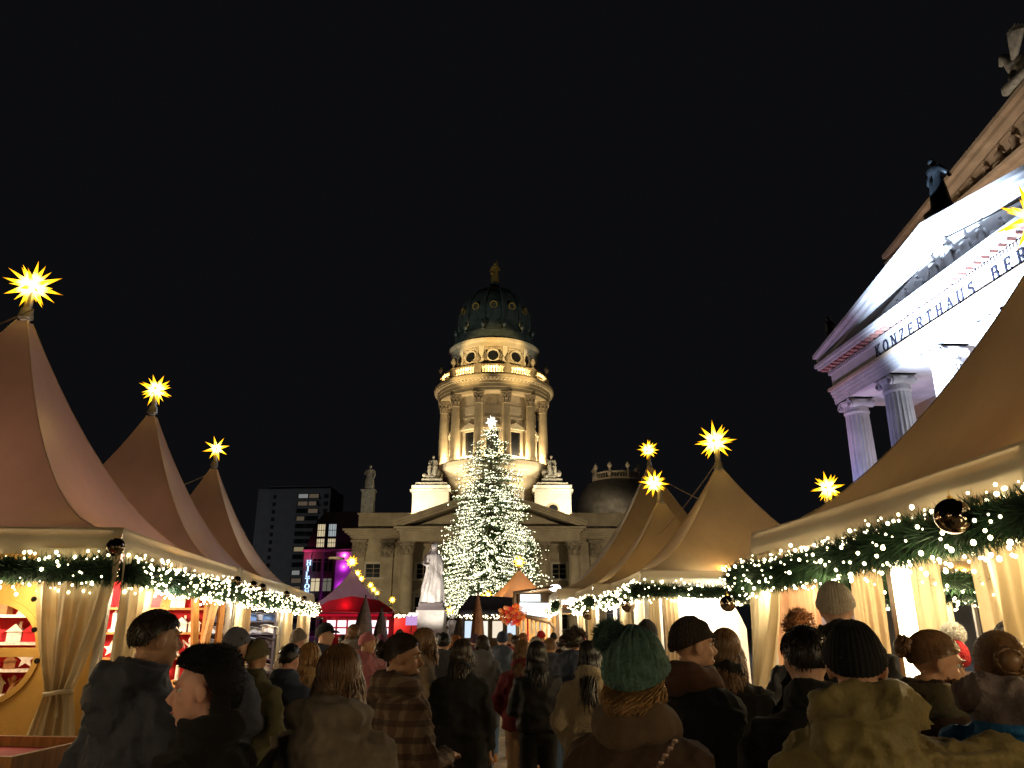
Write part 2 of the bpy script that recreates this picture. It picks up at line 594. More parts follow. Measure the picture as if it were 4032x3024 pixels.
# gallery balustrade
ch(MB().lathe([(9.7, 43.30), (10.1, 43.32), (10.1, 43.70), (9.7, 43.72)], n=72), 'balustrade_plinth', STONE_DK)
ch(MB().lathe([(9.65, 44.85), (10.15, 44.86), (10.15, 45.20), (9.65, 45.22)], n=72), 'balustrade_rail', STONE_DK)
b = MB()
for k in range(132):
    a = 2 * math.pi * k / 132
    if (math.degrees(a) + 15) % 30 < 3.3 or (math.degrees(a) + 15) % 30 > 26.7:
        continue
    b.lathe([(.1, 43.70), (.16, 44.00), (.15, 44.25), (.06, 44.50), (.11, 44.86)], c=(9.9 * math.cos(a), 9.9 * math.sin(a), 0), n=6)
ch(b, 'baluster', STONE_LT, kind='stuff')
for k in range(12):
    a = R(-90 + 15 + 30 * k)
    pr = ch(MB().box((9.9 * math.cos(a), 9.9 * math.sin(a), 44.30), (.6, 1.3, 1.98), rz=a), 'balustrade_pier', STONE_DK)
    ch(urn(MB(), (9.9 * math.cos(a), 9.9 * math.sin(a), 45.30), 2.1), 'urn', STONE_DK, pr, True)
# upper drum with round windows
ch(MB().lathe([(8.15, 43.2), (8.15, 45.3), (7.95, 45.4), (7.95, 49.3), (8.15, 49.4), (8.2, 50.0), (8.5, 50.3), (8.55, 50.7), (8.3, 50.9), (7.2, 51.0)], n=96), 'upper_drum', STONE)
ch(MB().lathe([(8.0, 50.95), (7.7, 51.3), (7.55, 52.3), (7.5, 52.8), (6.9, 53.0)], n=96), 'dome_skirt', COPPER)
for q in range(12):
    a = R(-90 + 30 * q)
    m3 = Matrix.Rotation(a + R(90), 4, 'Z')
    yy = -7.95
    b = MB()
    nn = 24
    vs, fs = [], []
    for k in range(nn):
        t = 2 * math.pi * k / nn
        for rad, dy in ((.95, -.05), (1.0, -.28), (1.22, -.28), (1.3, .1)):
            p = m3 @ Vector((rad * math.cos(t), yy + dy, 47.5 + rad * math.sin(t)))
            vs.append(tuple(p))
    for k in range(nn):
        for j in range(3):
            fs.append((k * 4 + j, ((k + 1) % nn) * 4 + j, ((k + 1) % nn) * 4 + j + 1, k * 4 + j + 1))
    b.add(vs, fs)
    rw = ch(b, 'round_window', STONE_LT)
    b = MB()
    vs = [tuple(m3 @ Vector((.97 * math.cos(2 * math.pi * k / nn), yy - .06, 47.5 + .97 * math.sin(2 * math.pi * k / nn)))) for k in range(nn)]
    b.add(vs, [tuple(range(nn))])
    ch(b, 'pane', DARKGLASS, rw)
    # garlands beside the window and a pilaster strip between bays
    rr = random.Random(q)
    b = MB()
    for s in (-1, 1):
        for k in range(7):
            p = m3 @ Vector((s * (1.35 + rr.uniform(0, .15)), yy - .05, 46.7 + k * .28))
            b.ball(p, (.16, .16, .15), 6, 4)
    for k in range(6):
        p = m3 @ Vector((-1.0 + k * .4, yy - .05, 48.95 + rr.uniform(-.1, .1)))
        b.ball(p, (.2, .18, .15), 6, 4)
    ch(b, 'festoon', STONE, rw)
    m4 = Matrix.Rotation(a + R(105), 4, 'Z')
    b = MB().span(-.45, .45, yy - .22, yy + .3, 45.7, 49.35)
    b.v = [tuple(m4 @ Vector(v)) for v in b.v]
    ch(b, 'pilaster_strip', STONE_LT)
# dome
prof = [(7.45, 52.6), (7.2, 53.2), (6.75, 53.9), (6.75, 55.5), (6.7, 57.0), (6.45, 58.4), (5.95, 59.8), (5.1, 61.2), (3.9, 62.5), (2.6, 63.4), (1.5, 63.9), (1.0, 64.3), (.75, 64.7), (.95, 65.0), (.9, 65.3)]
dm = ch(MB().lathe(prof, n=96), 'dome', COPPER, smooth=True)
for q in range(12):
    a = R(-90 + 15 + 30 * q)
    pts = [((r + .06) * math.cos(a), (r + .06) * math.sin(a), z) for r, z in prof[2:12]]
    ch(MB().tube(pts, [.3, .3, .3, .28, .26, .22, .18, .14, .1, .08], 8), 'rib', COPPER, dm, True)
    ch(urn(MB(), (7.35 * math.cos(a), 7.35 * math.sin(a), 52.9), 2.0), 'urn', COPPER, dm, True)
    a = R(-90 + 30 * q)
    m3 = Matrix.Rotation(a + R(90), 4, 'Z') @ Matrix.Translation((0, -6.42, 58.0)) @ Matrix.Rotation(R(12), 4, 'X')
    nn = 16
    vs, fs = [], []
    for k in range(nn):
        t = 2 * math.pi * k / nn
        for rad, dy in ((.5, -.1), (.52, -.35), (.72, -.35), (.75, .5)):
            vs.append(tuple(m3 @ Vector((rad * math.cos(t), dy, rad * math.sin(t)))))
    for k in range(nn):
        for j in range(3):
            fs.append((k * 4 + j, ((k + 1) % nn) * 4 + j, ((k + 1) % nn) * 4 + j + 1, k * 4 + j + 1))
    ch(MB().add(vs, fs), 'oculus', GOLD, dm)
b = MB()
rough_figure(b, (0, 0, 65.3), 4.6, seed=2)
b.tube([(.3, 0, 68.6), (.5, -.1, 69.6), (.25, -.05, 70.3)], [.16, .13, .08], 6)
ch(b, 'gilded_figure', GOLD)
# attic statue on the left end of the parapet
b = MB()
b.span(-20.6, -18.7, FR + .3, FR + 1.9, 18.85, 22.3).span(-20.8, -18.5, FR + .2, FR + 2.0, 22.3, 22.6)
rough_figure(b, (-19.6, FR + 1.1, 22.6), 4.1, seed=9)
ch(b, 'parapet_statue', GREYSTONE)
# low cupola of the church hall behind
hall = empty('church_hall', (21.5, 152, 0), 0, 'dark low domed hall with pale balustrade and urns right of the church tower', 'building')
MB().span(-22, 16, -10, 12, 0, 20.5).build('wall', STONE_DK, hall)
MB().lathe([(9.6, 20.5), (9.6, 21.8), (8.9, 22.0), (8.7, 24.5), (7.9, 27.0), (6.2, 29.3), (5.0, 29.9), (4.6, 30.0)], n=48).build('dome', mat('zinc roofing', (0.12, 0.11, 0.1), 0.5, metal=0.3, var=0.3, scale=1), hall, True)
MB().lathe([(4.7, 29.9), (4.9, 29.95), (4.9, 30.3), (4.6, 30.35)], n=40).lathe([(4.6, 31.2), (4.9, 31.22), (4.9, 31.5), (4.6, 31.52)], n=40).build('balustrade_rail', STONE_LT, hall)
b = MB()
for k in range(52):
    a = 2 * math.pi * k / 52
    b.lathe([(.07, 30.3), (.13, 30.6), (.05, 31.0), (.09, 31.2)], c=(4.75 * math.cos(a), 4.75 * math.sin(a), 0), n=6)
b.build('baluster', STONE_LT, hall, kind='stuff')
for k in range(8):
    a = R(-90 + 22 + 45 * k)
    urn(MB().box((4.75 * math.cos(a), 4.75 * math.sin(a), 30.9), (.6, .6, 1.5), rz=a), (4.75 * math.cos(a), 4.75 * math.sin(a), 31.6), 1.9).build('urn', STONE_LT, hall, True)

# church floodlights
WARM = (1.0, 0.78, 0.45)
GOLDL = (1.0, 0.72, 0.32)
ctr = Vector((AX, AY, 0))
for k in range(12):      # lamps standing in the gallery behind the balustrade
    a = R(-90 + 30 * k)
    if math.sin(a) > 0.3:
        continue
    lamp('gallery_floodlight', 'POINT', ctr + Vector((9.2 * math.cos(a), 9.2 * math.sin(a), 43.9)), 1100, GOLDL, .25)
for k in range(12):      # lamps at the feet of the drum wall
    a = R(-90 + 30 * k)
    if math.sin(a) > 0.3:
        continue
    lamp('drum_floodlight', 'POINT', ctr + Vector((8.9 * math.cos(a), 8.9 * math.sin(a), 29.2)), 1500, WARM, .3)
for s in (-1, 1):        # pairs of spots on the roof, washing the pylons, drum base and columns
    lamp('roof_floodlight', 'SPOT', ctr + Vector((s * 12.5, -16.5, 19.6)), 5200, (1, .84, .58), .3, ctr + Vector((s * 9.3, -8, 21.4)), 75)
    lamp('roof_floodlight', 'SPOT', ctr + Vector((s * 15.5, -15.0, 19.2)), 6500, WARM, .3, ctr + Vector((s * 4, -6, 38)), 55)
    lamp('roof_floodlight', 'SPOT', ctr + Vector((s * 6.0, -12.5, 21.5)), 3000, WARM, .3, ctr + Vector((s * 5, -8, 28)), 70)
lamp('plaza_floodlight', 'SPOT', (-30, 84, 6), 10500, (1, .83, .56), .6, (-8, 116, 12), 70)
lamp('plaza_floodlight', 'SPOT', (24, 84, 6), 8500, (1, .83, .56), .6, (2, 116, 13), 70)
lamp('drum_spotlight', 'SPOT', (-32, 90, 24), 120000, GOLDL, .5, (AX - 1, AY - 6, 48.4), 12, .5)
lamp('drum_spotlight', 'SPOT', (27, 90, 24), 120000, GOLDL, .5, (AX + 1, AY - 6, 48.4), 12, .5)
lamp('dome_floodlight', 'SPOT', (-40, 92, 22), 36000, (.9, 1, .92), .6, (AX, AY, 61), 15)
lamp('dome_floodlight', 'SPOT', (34, 92, 22), 26000, (.9, 1, .92), .6, (AX, AY, 61), 15)
for xx in (16.5, 20.5):
    lamp('hall_floodlight', 'SPOT', (xx, 140.5, 21.2), 900, (1, .8, .5), .3, (xx + 1, 145, 26), 80)
# ------------------------------------------------------------------ lettering from strokes, with serifs
def letter(b, chh, o, ex, ey, ez, s, wt=.13, dep=.08):
    """add one serif capital of height s at o; ex to the right, ey up, ez out"""
    ex, ey, ez, o = Vector(ex), Vector(ey), Vector(ez), Vector(o)

    def bar(x0, y0, x1, y1, wd=wt):
        d = Vector((x1 - x0, y1 - y0))
        n = Vector((-d.y, d.x)).normalized() * wd / 2
        poly = [(x0 + n.x, y0 + n.y), (x0 - n.x, y0 - n.y), (x1 - n.x, y1 - n.y), (x1 + n.x, y1 + n.y)]
        b.prism([(x * s, y * s) for x, y in poly], o, ex, ey, ez, dep)

    def ser(x, y, wd=.3):
        bar(x - wd / 2, y, x + wd / 2, y, .06)

    def arc(cx, cy, rx, ry, a0, a1, n=14, wd=wt):
        for k in range(n):
            t0, t1 = R(a0 + (a1 - a0) * k / n), R(a0 + (a1 - a0) * (k + 1.08) / n)
            bar(cx + rx * math.cos(t0), cy + ry * math.sin(t0), cx + rx * math.cos(t1), cy + ry * math.sin(t1), wd * (.6 + .5 * abs(math.cos(t0))))

    if chh == 'K':
        bar(.15, 0, .15, 1); bar(.2, .45, .68, 1, .08); bar(.3, .5, .72, 0)
        for x, y in ((.15, .03), (.15, .97), (.66, .97), (.72, .03)): ser(x, y)
    elif chh == 'O':
        arc(.4, .5, .34, .47, 0, 360, 20)
    elif chh == 'N':
        bar(.14, 0, .14, 1, .08); bar(.14, 1, .68, 0); bar(.68, 0, .68, 1, .08)
        for x, y in ((.14, .03), (.1, .97), (.68, .97)): ser(x, y)
    elif chh == 'Z':
        bar(.05, .96, .66, .96, .08); bar(.62, .96, .1, .04); bar(.05, .04, .68, .04, .08); bar(.08, .98, .08, .8, .06); bar(.66, .02, .66, .2, .06)
    elif chh == 'E':
        bar(.15, 0, .15, 1); bar(.1, .96, .6, .96, .08); bar(.15, .5, .5, .5, .08); bar(.1, .04, .62, .04, .08); bar(.6, .98, .6, .8, .06); bar(.62, .02, .62, .22, .06); bar(.5, .6, .5, .4, .05)
    elif chh == 'R':
        bar(.15, 0, .15, 1); bar(.15, .96, .4, .96, .08); bar(.15, .5, .4, .5, .08); arc(.4, .73, .22, .23, -90, 90, 8); bar(.38, .5, .7, .02)
        for x, y in ((.15, .03), (.12, .97), (.72, .03)): ser(x, y, .26)
    elif chh == 'T':
        bar(.36, 0, .36, 1); bar(.02, .96, .7, .96, .08); bar(.04, .98, .04, .78, .06); bar(.68, .98, .68, .78, .06); ser(.36, .03)
    elif chh == 'H':
        bar(.14, 0, .14, 1); bar(.64, 0, .64, 1); bar(.14, .5, .64, .5, .09)
        for x, y in ((.14, .03), (.14, .97), (.64, .03), (.64, .97)): ser(x, y)
    elif chh == 'A':
        bar(.06, 0, .38, 1, .08); bar(.38, 1, .7, 0); bar(.18, .36, .58, .36, .07); ser(.06, .03); ser(.7, .03)
    elif chh == 'U':
        bar(.14, .3, .14, 1); bar(.66, .3, .66, 1, .08); arc(.4, .32, .26, .3, 180, 360, 10); ser(.14, .97); ser(.66, .97)
    elif chh == 'S':
        arc(.36, .74, .22, .22, 30, 270, 10); arc(.36, .27, .24, .24, 90, -150, 10)
    elif chh == 'B':
        bar(.15, 0, .15, 1); bar(.12, .96, .38, .96, .08); bar(.12, .53, .4, .53, .07); bar(.12, .04, .4, .04, .08); arc(.38, .75, .2, .21, -90, 90, 8); arc(.4, .28, .24, .25, -90, 90, 8)
    elif chh == 'L':
        bar(.16, 0, .16, 1); bar(.1, .04, .62, .04, .08); bar(.62, .02, .62, .24, .06); ser(.16, .97)
    elif chh == 'I':
        bar(.3, 0, .3, 1); ser(.3, .03); ser(.3, .97)


# ------------------------------------------------------------------ concert hall
KS = mat('grey concert hall stone', (0.42, 0.40, 0.40), 0.8, var=0.16, scale=0.8, bump=0.4, bscale=4)
KS2 = mat('brown concert hall stone', (0.36, 0.27, 0.19), 0.85, var=0.25, scale=0.7, bump=0.5, bscale=3)
KR = mat('red brown painted relief', (0.42, 0.2, 0.16), 0.8, var=0.3)
KX, KY = 25.34, 38.1
th = math.atan2(.998, -.065)
kh = empty('concert_hall', (KX, KY, 0), th, 'grand pedimented concert hall with tall fluted columns lit white and violet at night', 'building')
kb = lambda b, name, m, par=kh, smooth=False, kind=None: b.build(name, m, par, smooth, kind)
CX = [12.9, 7.74, 2.58, -2.58, -7.74, -12.9]
kb(MB().span(-16, 16, -20, 1.6, 0, 4.6).span(-16.3, 16.3, -20.2, 1.9, 4.6, 5.0), 'podium', KS)
for cx in CX:
    c = kb(fluted_column(0, .93, .78, 5.6, 16.0), 'column', KS, smooth=True)
    c.location = (cx, 0, 0)
    smooth_angle(c, 50)
    base = MB().lathe([(1.1, 5.0), (1.1, 5.2), (1.02, 5.3), (.95, 5.38), (1.0, 5.5), (.86, 5.62)], n=24)
    o = kb(base, 'column_base', KS, c, True)
    # ionic capital: necking, cushion, paired scrolls and abacus
    b = MB().lathe([(.79, 15.9), (.85, 16.0), (.85, 16.12), (.8, 16.15), (.8, 16.5), (.95, 16.7), (.98, 16.85)], n=24)
    for s in (-1, 1):
        for (yy0, yy1) in ((-.82, -.45), (.45, .82)):
            pass
        pts = []
        # scroll: spiral band extruded along y
        rad0 = .34
        poly_o, poly_i = [], []
        for k in range(30):
            t = k / 29
            ang = t * 2 * math.pi * 1.9 + (math.pi / 2)
            rr_ = rad0 * (1 - .8 * t)
            poly_o.append((rr_ * math.cos(ang) * s, rr_ * math.sin(ang)))
            poly_i.append((rr_ * .72 * math.cos(ang) * s, rr_ * .72 * math.sin(ang)))
        for k in range(29):
            q = [poly_o[k], poly_o[k + 1], poly_i[k + 1], poly_i[k]]
            for yy in (-.86, .66):
                b.prism(q, (s * .72, yy, 16.62), (1, 0, 0), (0, 0, 1), (0, 1, 0), .2)
        b.tube([(s * .72, -.72, 16.62), (s * .72, -.3, 16.62), (s * .72, 0, 16.62), (s * .72, .3, 16.62), (s * .72, .72, 16.62)], [.3, .24, .2, .24, .3], 14)
    b.span(-.75, .75, -.82, .82, 16.72, 17.0)
    b.span(-1.05, 1.05, -.92, .92, 17.0, 17.28)
    kb(b, 'capital', KS, c)
# entablature
E0 = 17.28
b = MB()
for (z0, z1, ov) in ((E0, 17.55, 0), (17.554, 17.8, .06), (17.804, 18.05, .12)):
    b.span(-14.0 - ov, 14.0 + ov, -4.9, .95 + ov, z0, z1)
kb(b, 'architrave', KS)
kb(MB().span(-14.25, 14.25, -4.9, 1.2, 18.054, 18.25), 'architrave_fillet', KS2)
kb(MB().span(-13.95, 13.95, -4.9, .92, 18.254, 19.3), 'frieze', KS)
b = MB()
for k in range(120):
    b.span(-14.1 + k * .2352, -14.1 + k * .2352 + .13, .92, 1.12, 19.32, 19.52)
kb(b, 'dentil', KS, kind='stuff')
kb(MB().span(-14.2, 14.2, -4.9, 1.0, 19.3, 19.55), 'bed_mould', KS)
b = MB()
for k in range(46):       # painted leaf blocks on the underside of the cornice
    b.span(-14.4 + k * .63, -14.4 + k * .63 + .34, 1.05, 1.5, 19.62, 19.78)
kb(b, 'modillion', KR, kind='stuff')
kb(MB().span(-14.55, 14.55, -5.5, 1.6, 19.79, 20.0).span(-14.7, 14.7, -5.7, 1.75, 20.004, 20.25), 'cornice', KS)
# text
words_ = 'KONZERTHAUS BERLIN'
LETT = mat('dark bronze lettering', (0.03, 0.03, 0.05), 0.5, metal=0.4)
for i, chh in enumerate(words_):
    if chh == ' ':
        continue
    b = MB()
    # read from the plaza: right-hand side of a reader is local -x
    xx = 7.55 - i * .94
    letter(b, chh, (xx + .3, .925, 18.42), (-1, 0, 0), (0, 0, 1), (0, 1, 0), .74, .14, .06)
    kb(b, 'letter', LETT)
# pediment
kb(MB().prism([(-13.9, 20.254), (13.9, 20.254), (0, 22.9)], (0, .35, 0), (1, 0, 0), (0, 0, 1), (0, -1, 0), 5.5), 'tympanum', KS)
for s in (-1, 1):
    p0, p1 = Vector((s * 14.7, 0, 20.26)), Vector((0, 0, 23.05))
    b = MB()
    for (o0, o1, dep) in ((0, .28, 1.2), (.28, .5, 1.5), (.5, .75, 1.8)):
        q = [(p0.x, p0.z + o0), (0, p1.z + o0), (0, p1.z + o1), (p0.x, p0.z + o1)]
        b.prism(q, (0, dep, 0), (1, 0, 0), (0, 0, 1), (0, -1, 0), dep + 5.5)
    kb(b, 'raking_cornice', KS)
b = MB()
rr = random.Random(7)
for k in range(17):
    xx = -11 + k * 22 / 16
    hh = (1 - abs(xx) / 14.4) * 2.9 - .35
    if hh < .4:
        hh = .4
    b = MB()
    rough_figure(b, (xx + rr.uniform(-.2, .2), .5, 20.27), hh * rr.uniform(.85, 1.0), seed=k, seated=(k % 3 == 1))
    b.ball((xx + .6, .4, 20.27 + hh * .35), (.35, .25, hh * .3), 8, 6)
    kb(b, 'relief_figure', KS, smooth=True)
# cella behind the columns, with block courses
kb(MB().span(-15.5, 15.5, -20, -5.0, 5.0, 20.0), 'inner_wall', KS2)
b = MB()
rr = random.Random(5)
for row in range(12):
    z0 = 5.1 + row * 1.0
    xx = -15.4 + (row % 2) * .7
    while xx < 14.2:
        w_ = 1.36
        b.span(xx, xx + w_, -5.0, -4.93 + rr.uniform(0, .02), z0, z0 + .95)
        xx += 1.4
kb(b, 'wall_block', KS2, kind='stuff')
# beams of the portico ceiling and the transverse entablature
kb(MB().span(-14.0, 14.0, -5.0, .9, 17.0, 17.27), 'portico_ceiling', KS)
# banner
VIO = mat('violet banner cloth', (0.2, 0.03, 0.22), 0.8, var=0.7, scale=0.9)
WHT = mat('white printed field', (0.75, 0.75, 0.78), 0.7, var=0.05)
ban = kb(MB().span(8.6, 12.2, -4.75, -4.7, 9.4, 15.6), 'banner', VIO)
kb(MB().span(8.65, 11.6, -4.69, -4.66, 11.0, 12.5), 'banner_panel', WHT, ban)
kb(MB().span(8.65, 11.8, -4.69, -4.66, 9.5, 10.7), 'banner_panel', WHT, ban)
BLK = mat('black print', (0.01, 0.01, 0.012), 0.6)
for i, chh in enumerate('HAI'):
    b = MB()
    letter(b, chh, (11.35 - i * .78, -4.655, 11.25), (-1, 0, 0), (-.15, 0, 1), (0, 1, 0), 1.0, .14, .01)
    kb(b, 'letter', BLK, ban)
# main body with the high gable
YB = -9.5
kb(MB().span(-19, 19, -40, YB, 20.004, 31.0), 'upper_wall', KS2)
b = MB()
for (z0, z1, ov) in ((31.0, 31.3, .3), (31.304, 31.6, .6), (31.604, 31.9, 1.0)):
    b.span(-19 - ov, 19 + ov, -40, YB + ov, z0, z1)
kb(b, 'upper_cornice', KS2)
kb(MB().prism([(-18.6, 31.904), (18.6, 31.904), (0, 35.2)], (0, YB + .1, 0), (1, 0, 0), (0, 0, 1), (0, -1, 0), 30), 'upper_tympanum', KS2)
for s in (-1, 1):
    b = MB()
    for (o0, o1, dep) in ((0, .35, .7), (.35, .7, 1.1)):
        b.prism([(s * 20, 31.91 + o0), (0, 35.4 + o0), (0, 35.4 + o1), (s * 20, 31.91 + o1)], (0, YB + dep, 0), (1, 0, 0), (0, 0, 1), (0, -1, 0), 31)
    kb(b, 'upper_raking_cornice', KS2)
b = MB()
for k in range(21):
    xx = -15 + k * 1.5
    hh = max(.5, (1 - abs(xx) / 18.6) * 3.2 - .3)
    kb(rough_figure(MB(), (xx, YB + .25, 31.91), hh, seed=40 + k, seated=(k % 2 == 0)), 'gable_relief_figure', KS2, smooth=True)
for k in range(26):
    kb(rough_figure(MB(), (-18 + k * 1.44, YB + .15, 28.0), 2.4, seed=80 + k, seated=(k % 3 == 0)), 'frieze_relief_figure', KS2, smooth=True)
kb(MB().span(-19.2, 19.2, YB - .2, YB + .25, 27.5, 27.9).span(-19.2, 19.2, YB - .2, YB + .2, 24.0, 24.3), 'string_course', KS2)
# acroterion figure on the portico gable and the group on the high gable
BRZ = mat('dark bronze figure', (0.025, 0.03, 0.035), 0.5, metal=0.6, var=0.4)
b = MB().span(-.7, .7, -.4, 1.0, 24.2, 24.75)
rough_figure(b, (0, .3, 24.75), 3.4, seed=21)
kb(b, 'gable_figure', BRZ, smooth=True)
b = MB().span(-.5, .5, .2, 1.2, 21.1, 21.5)
b.v = [(v[0] + 13.6, v[1], v[2]) for v in b.v]
rough_figure(b, (13.6, .7, 21.4), 2.4, seed=23)
kb(b, 'corner_figure', BRZ, smooth=True)
b = MB().span(-3.5, 3.5, YB - .6, YB + 1.2, 36.0, 36.6)
GRN = GREYSTONE
for s in (-1, 1):       # a pair of winged beasts
    x0 = s * 2.2
    b.tube([(x0 - s * 1.3, YB, 37.6), (x0, YB, 37.9), (x0 + s * 1.0, YB, 38.3), (x0 + s * 1.4, YB, 39.2), (x0 + s * 1.75, YB, 39.6), (x0 + s * 2.2, YB, 39.3)], [.5, .6, .62, .42, .4, .12], 10)
    for lx, lean in ((-1.1, -.1), (-.9, .15), (.9, .5), (1.1, .2)):
        b.tube([(x0 + s * lx, YB + (.25 if lean > .1 else -.25), 37.7), (x0 + s * (lx + lean), YB + (.3 if lean > .1 else -.3), 37.1), (x0 + s * (lx + lean * .6), YB + (.3 if lean > .1 else -.3), 36.6)], [.28, .2, .14], 7)
    for k in range(6):
        b.tube([(x0 + s * .5, YB + .4, 38.4), (x0 - s * (.2 + .2 * k), YB + .9, 39.4 + .12 * (5 - k)), (x0 - s * (.9 + .25 * k), YB + 1.0, 40.1 - .25 * k)], [.2, .2, .04], 6)
rough_figure(b, (0, YB, 36.6), 3.6, seed=31)
kb(b, 'gable_group', GRN, smooth=True)

# floodlights of the concert hall: cold white on the middle, violet and rose on the far end
def kw(x, y, z):
    return kh.matrix_basis.to_4x4() @ Vector((x, y, z))


kh_m = Matrix.Translation((KX, KY, 0)) @ Matrix.Rotation(th, 4, 'Z')
kp = lambda x, y, z: kh_m @ Vector((x, y, z))
lamp('concert_floodlight', 'SPOT', kp(-3, 9.5, 9.0), 115000, (.58, .76, 1.0), .3, kp(-.5, 0, 20.3), 62, .9)
lamp('concert_floodlight', 'SPOT', kp(3, 8.5, 8.5), 42000, (.58, .74, 1.0), .3, kp(.8, 0, 21.2), 54, 1.0)
lamp('concert_floodlight', 'SPOT', kp(12, 8, 7.5), 2400, (.45, .45, 1.0), .3, kp(12.0, 0, 15.5), 80, .8)
lamp('concert_floodlight', 'SPOT', kp(16, 7, 8), 1500, (1.0, .5, .6), .3, kp(13.5, .5, 18.5), 60, .8)
lamp('portico_floodlight', 'POINT', kp(4.5, -2.5, 8.0), 1300, (.85, .88, 1.0), .3)
lamp('portico_floodlight', 'POINT', kp(10.5, -2.6, 6.5), 300, (.9, .5, 1.0), .3)
lamp('gable_floodlight', 'SPOT', kp(6, -3.0, 24.6), 2300, (1.0, .82, .64), .3, kp(5, YB, 31), 120, .8)
lamp('gable_floodlight', 'SPOT', kp(14, -3.0, 22.6), 1200, (1.0, .8, .62), .3, kp(13, YB, 30), 110, .8)

# ------------------------------------------------------------------ hotel and tower block on the left
hp = Vector((-36.5, 152, 0))
hotel = empty('hotel', hp, R(-6), 'mansard hotel with blue white vertical lettering and magenta lit facade bay', 'building')
HST = mat('hotel facade', (0.2, 0.15, 0.15), 0.85, var=0.2, scale=1)
LITW = emit('lit window', (1.0, 0.82, 0.5), .5)
LITC = emit('cool lit window', (0.75, 0.85, 0.9), 0.35)
DKW = DARKGLASS
MB().span(-5.2, 8.5, 0, 14, 0, 16.2).build('wall', HST, hotel)
MB().prism([(-5.2, 16.2), (8.5, 16.2), (8.5, 24), (-1.6, 24), (-3.6, 21.5)], (0, .3, 0), (1, 0, 0), (0, 0, 1), (0, 1, 0), 13).build('mansard_roof', SLATE, hotel)
MB().span(-5.4, 8.7, -.3, .2, 16.0, 16.45).build('cornice', mat('rose plaster', (0.45, 0.25, 0.3), 0.8), hotel)
for (zz, hh, row) in ((16.9, 1.6, 0), (19.0, 2.4, 1)):
    for i, xx in enumerate((-1.9, .4)):
        d = MB().span(xx - .95, xx + .95, -.3, 3, zz - .3, zz + hh + .2).build('dormer', SLATE, hotel)
        MB().span(xx - .75, xx - .06, -.34, -.2, zz, zz + hh).span(xx + .06, xx + .75, -.34, -.2, zz, zz + hh).build('pane', LITW if row == 0 or i == 0 else LITC, d)
        MB().span(xx - .9, xx + .9, -.38, -.32, zz + hh * .5 - .06, zz + hh * .5 + .06).span(xx - .52, xx - .45, -.38, -.32, zz, zz + hh).span(xx + .45, xx + .52, -.38, -.32, zz, zz + hh).build('glazing_bar', SLATE, d)
for r_, zz in enumerate((1.0, 4.6, 8.4, 12.2)):
    for i, xx in enumerate((-2.4, .0)):
        f = MB().span(xx - 1.0, xx + 1.0, -.08, .1, zz - .1, zz + 3.0).build('window', HST, hotel)
        lit = (r_ == 2)
        MB().span(xx - .85, xx - .07, -.1, .05, zz, zz + 2.4).span(xx + .07, xx + .85, -.1, .05, zz, zz + 2.4).build('pane', (LITW if i == 0 else emit('dim window', (.8, .75, .6), .12)) if lit else DKW, f)
        MB().span(xx - 1.0, xx + 1.0, -.16, -.1, zz + 1.8, zz + 1.9).build('glazing_bar', HST, f)
for xx in (-3.8, -1.2, 1.25):
    MB().span(xx - .22, xx + .22, -.25, .1, 0, 16.0).build('pilaster', HST, hotel)
MAG = mat('plain facade bay', (0.5, 0.42, 0.46), 0.8)
MB().span(1.6, 4.8, -.5, .1, 0, 15.9).build('facade_bay', MAG, hotel)
SGN = emit('blue white sign light', (0.42, 0.66, 1.0), 1.8)
for i, chh in enumerate('HILTON'):
    b = MB()
    letter(b, chh, (-4.3, -.45, 13.35 - i * 1.14), (1.15, 0, 0), (0, 0, 1), (0, -1, 0), 1.0, .15, .25)
    b.build('sign_letter', SGN, hotel)
MB().span(-3.9, -3.8, -.4, 0, 6.5, 14.3).build('sign_rail', SLATE, hotel)
for (x, y, z, pw) in ((3.2, -1.1, 4.0, 700), (3.2, -1.1, 9.0, 260), (3.2, -1.1, 13.0, 120)):
    l = lamp('hotel_wash_light', 'POINT', hp + Vector((x, y, z)), pw, (.75, .05, 1.0), .2)
lamp('hotel_wash_light', 'POINT', hp + Vector((-4.6, -1.1, 15.2)), 120, (1, .1, .3), .2)
lamp('hotel_wash_light', 'POINT', hp + Vector((3.2, -1.1, 15.2)), 120, (1, .1, .7), .2)

tb = empty('tower_block', (-88, 300, 0), R(-4), 'dark concrete high-rise with a column of lit balconies behind the hotel', 'building')
CON = mat('dark concrete', (0.17, 0.17, 0.17), 0.9, var=0.15, scale=.3)
MB().span(-15, 15, 0, 18, 0, 55).build('wall', CON, tb)
MB().span(-12, 13, 3, 15, 55, 56.6).build('roof_storey', CON, tb)
rr = random.Random(12)
BAL = mat('balcony recess', (0.02, 0.02, 0.022), 0.8)
for k in range(17):
    zz = 3 + k * 3.0
    fl = MB().span(1.5, 10.5, -.2, .1, zz, zz + 1.9).build('balcony', BAL, tb)
    MB().span(1.3, 10.7, -1.3, -.2, zz - .3, zz - .02).build('slab', CON, fl)
    for i, xx in enumerate((2.0, 6.4)):
        lit = rr.random() < .42
        MB().span(xx, xx + (3.8 if lit and rr.random() < .6 else 3.0), -.28, -.2, zz + .1, zz + 1.7).build('pane', (rr.choice((emit('balcony window', (1, .78, .45), .17), emit('balcony window cool', (.9, .95, .9), .16), emit('balcony window dim', (.8, .6, .4), .08))) if lit else DKW), fl)
    MB().span(-8.6, -7.2, -.05, .1, zz, zz + 1.5).build('window', BAL, tb)
    MB().span(12.4, 14.2, -.05, .1, zz, zz + 1.7).build('window', BAL, tb)
lamp('street_glow', 'SPOT', (-150, 200, 8), 34000, (.9, .93, 1.0), 2, (-88, 300, 35), 45)
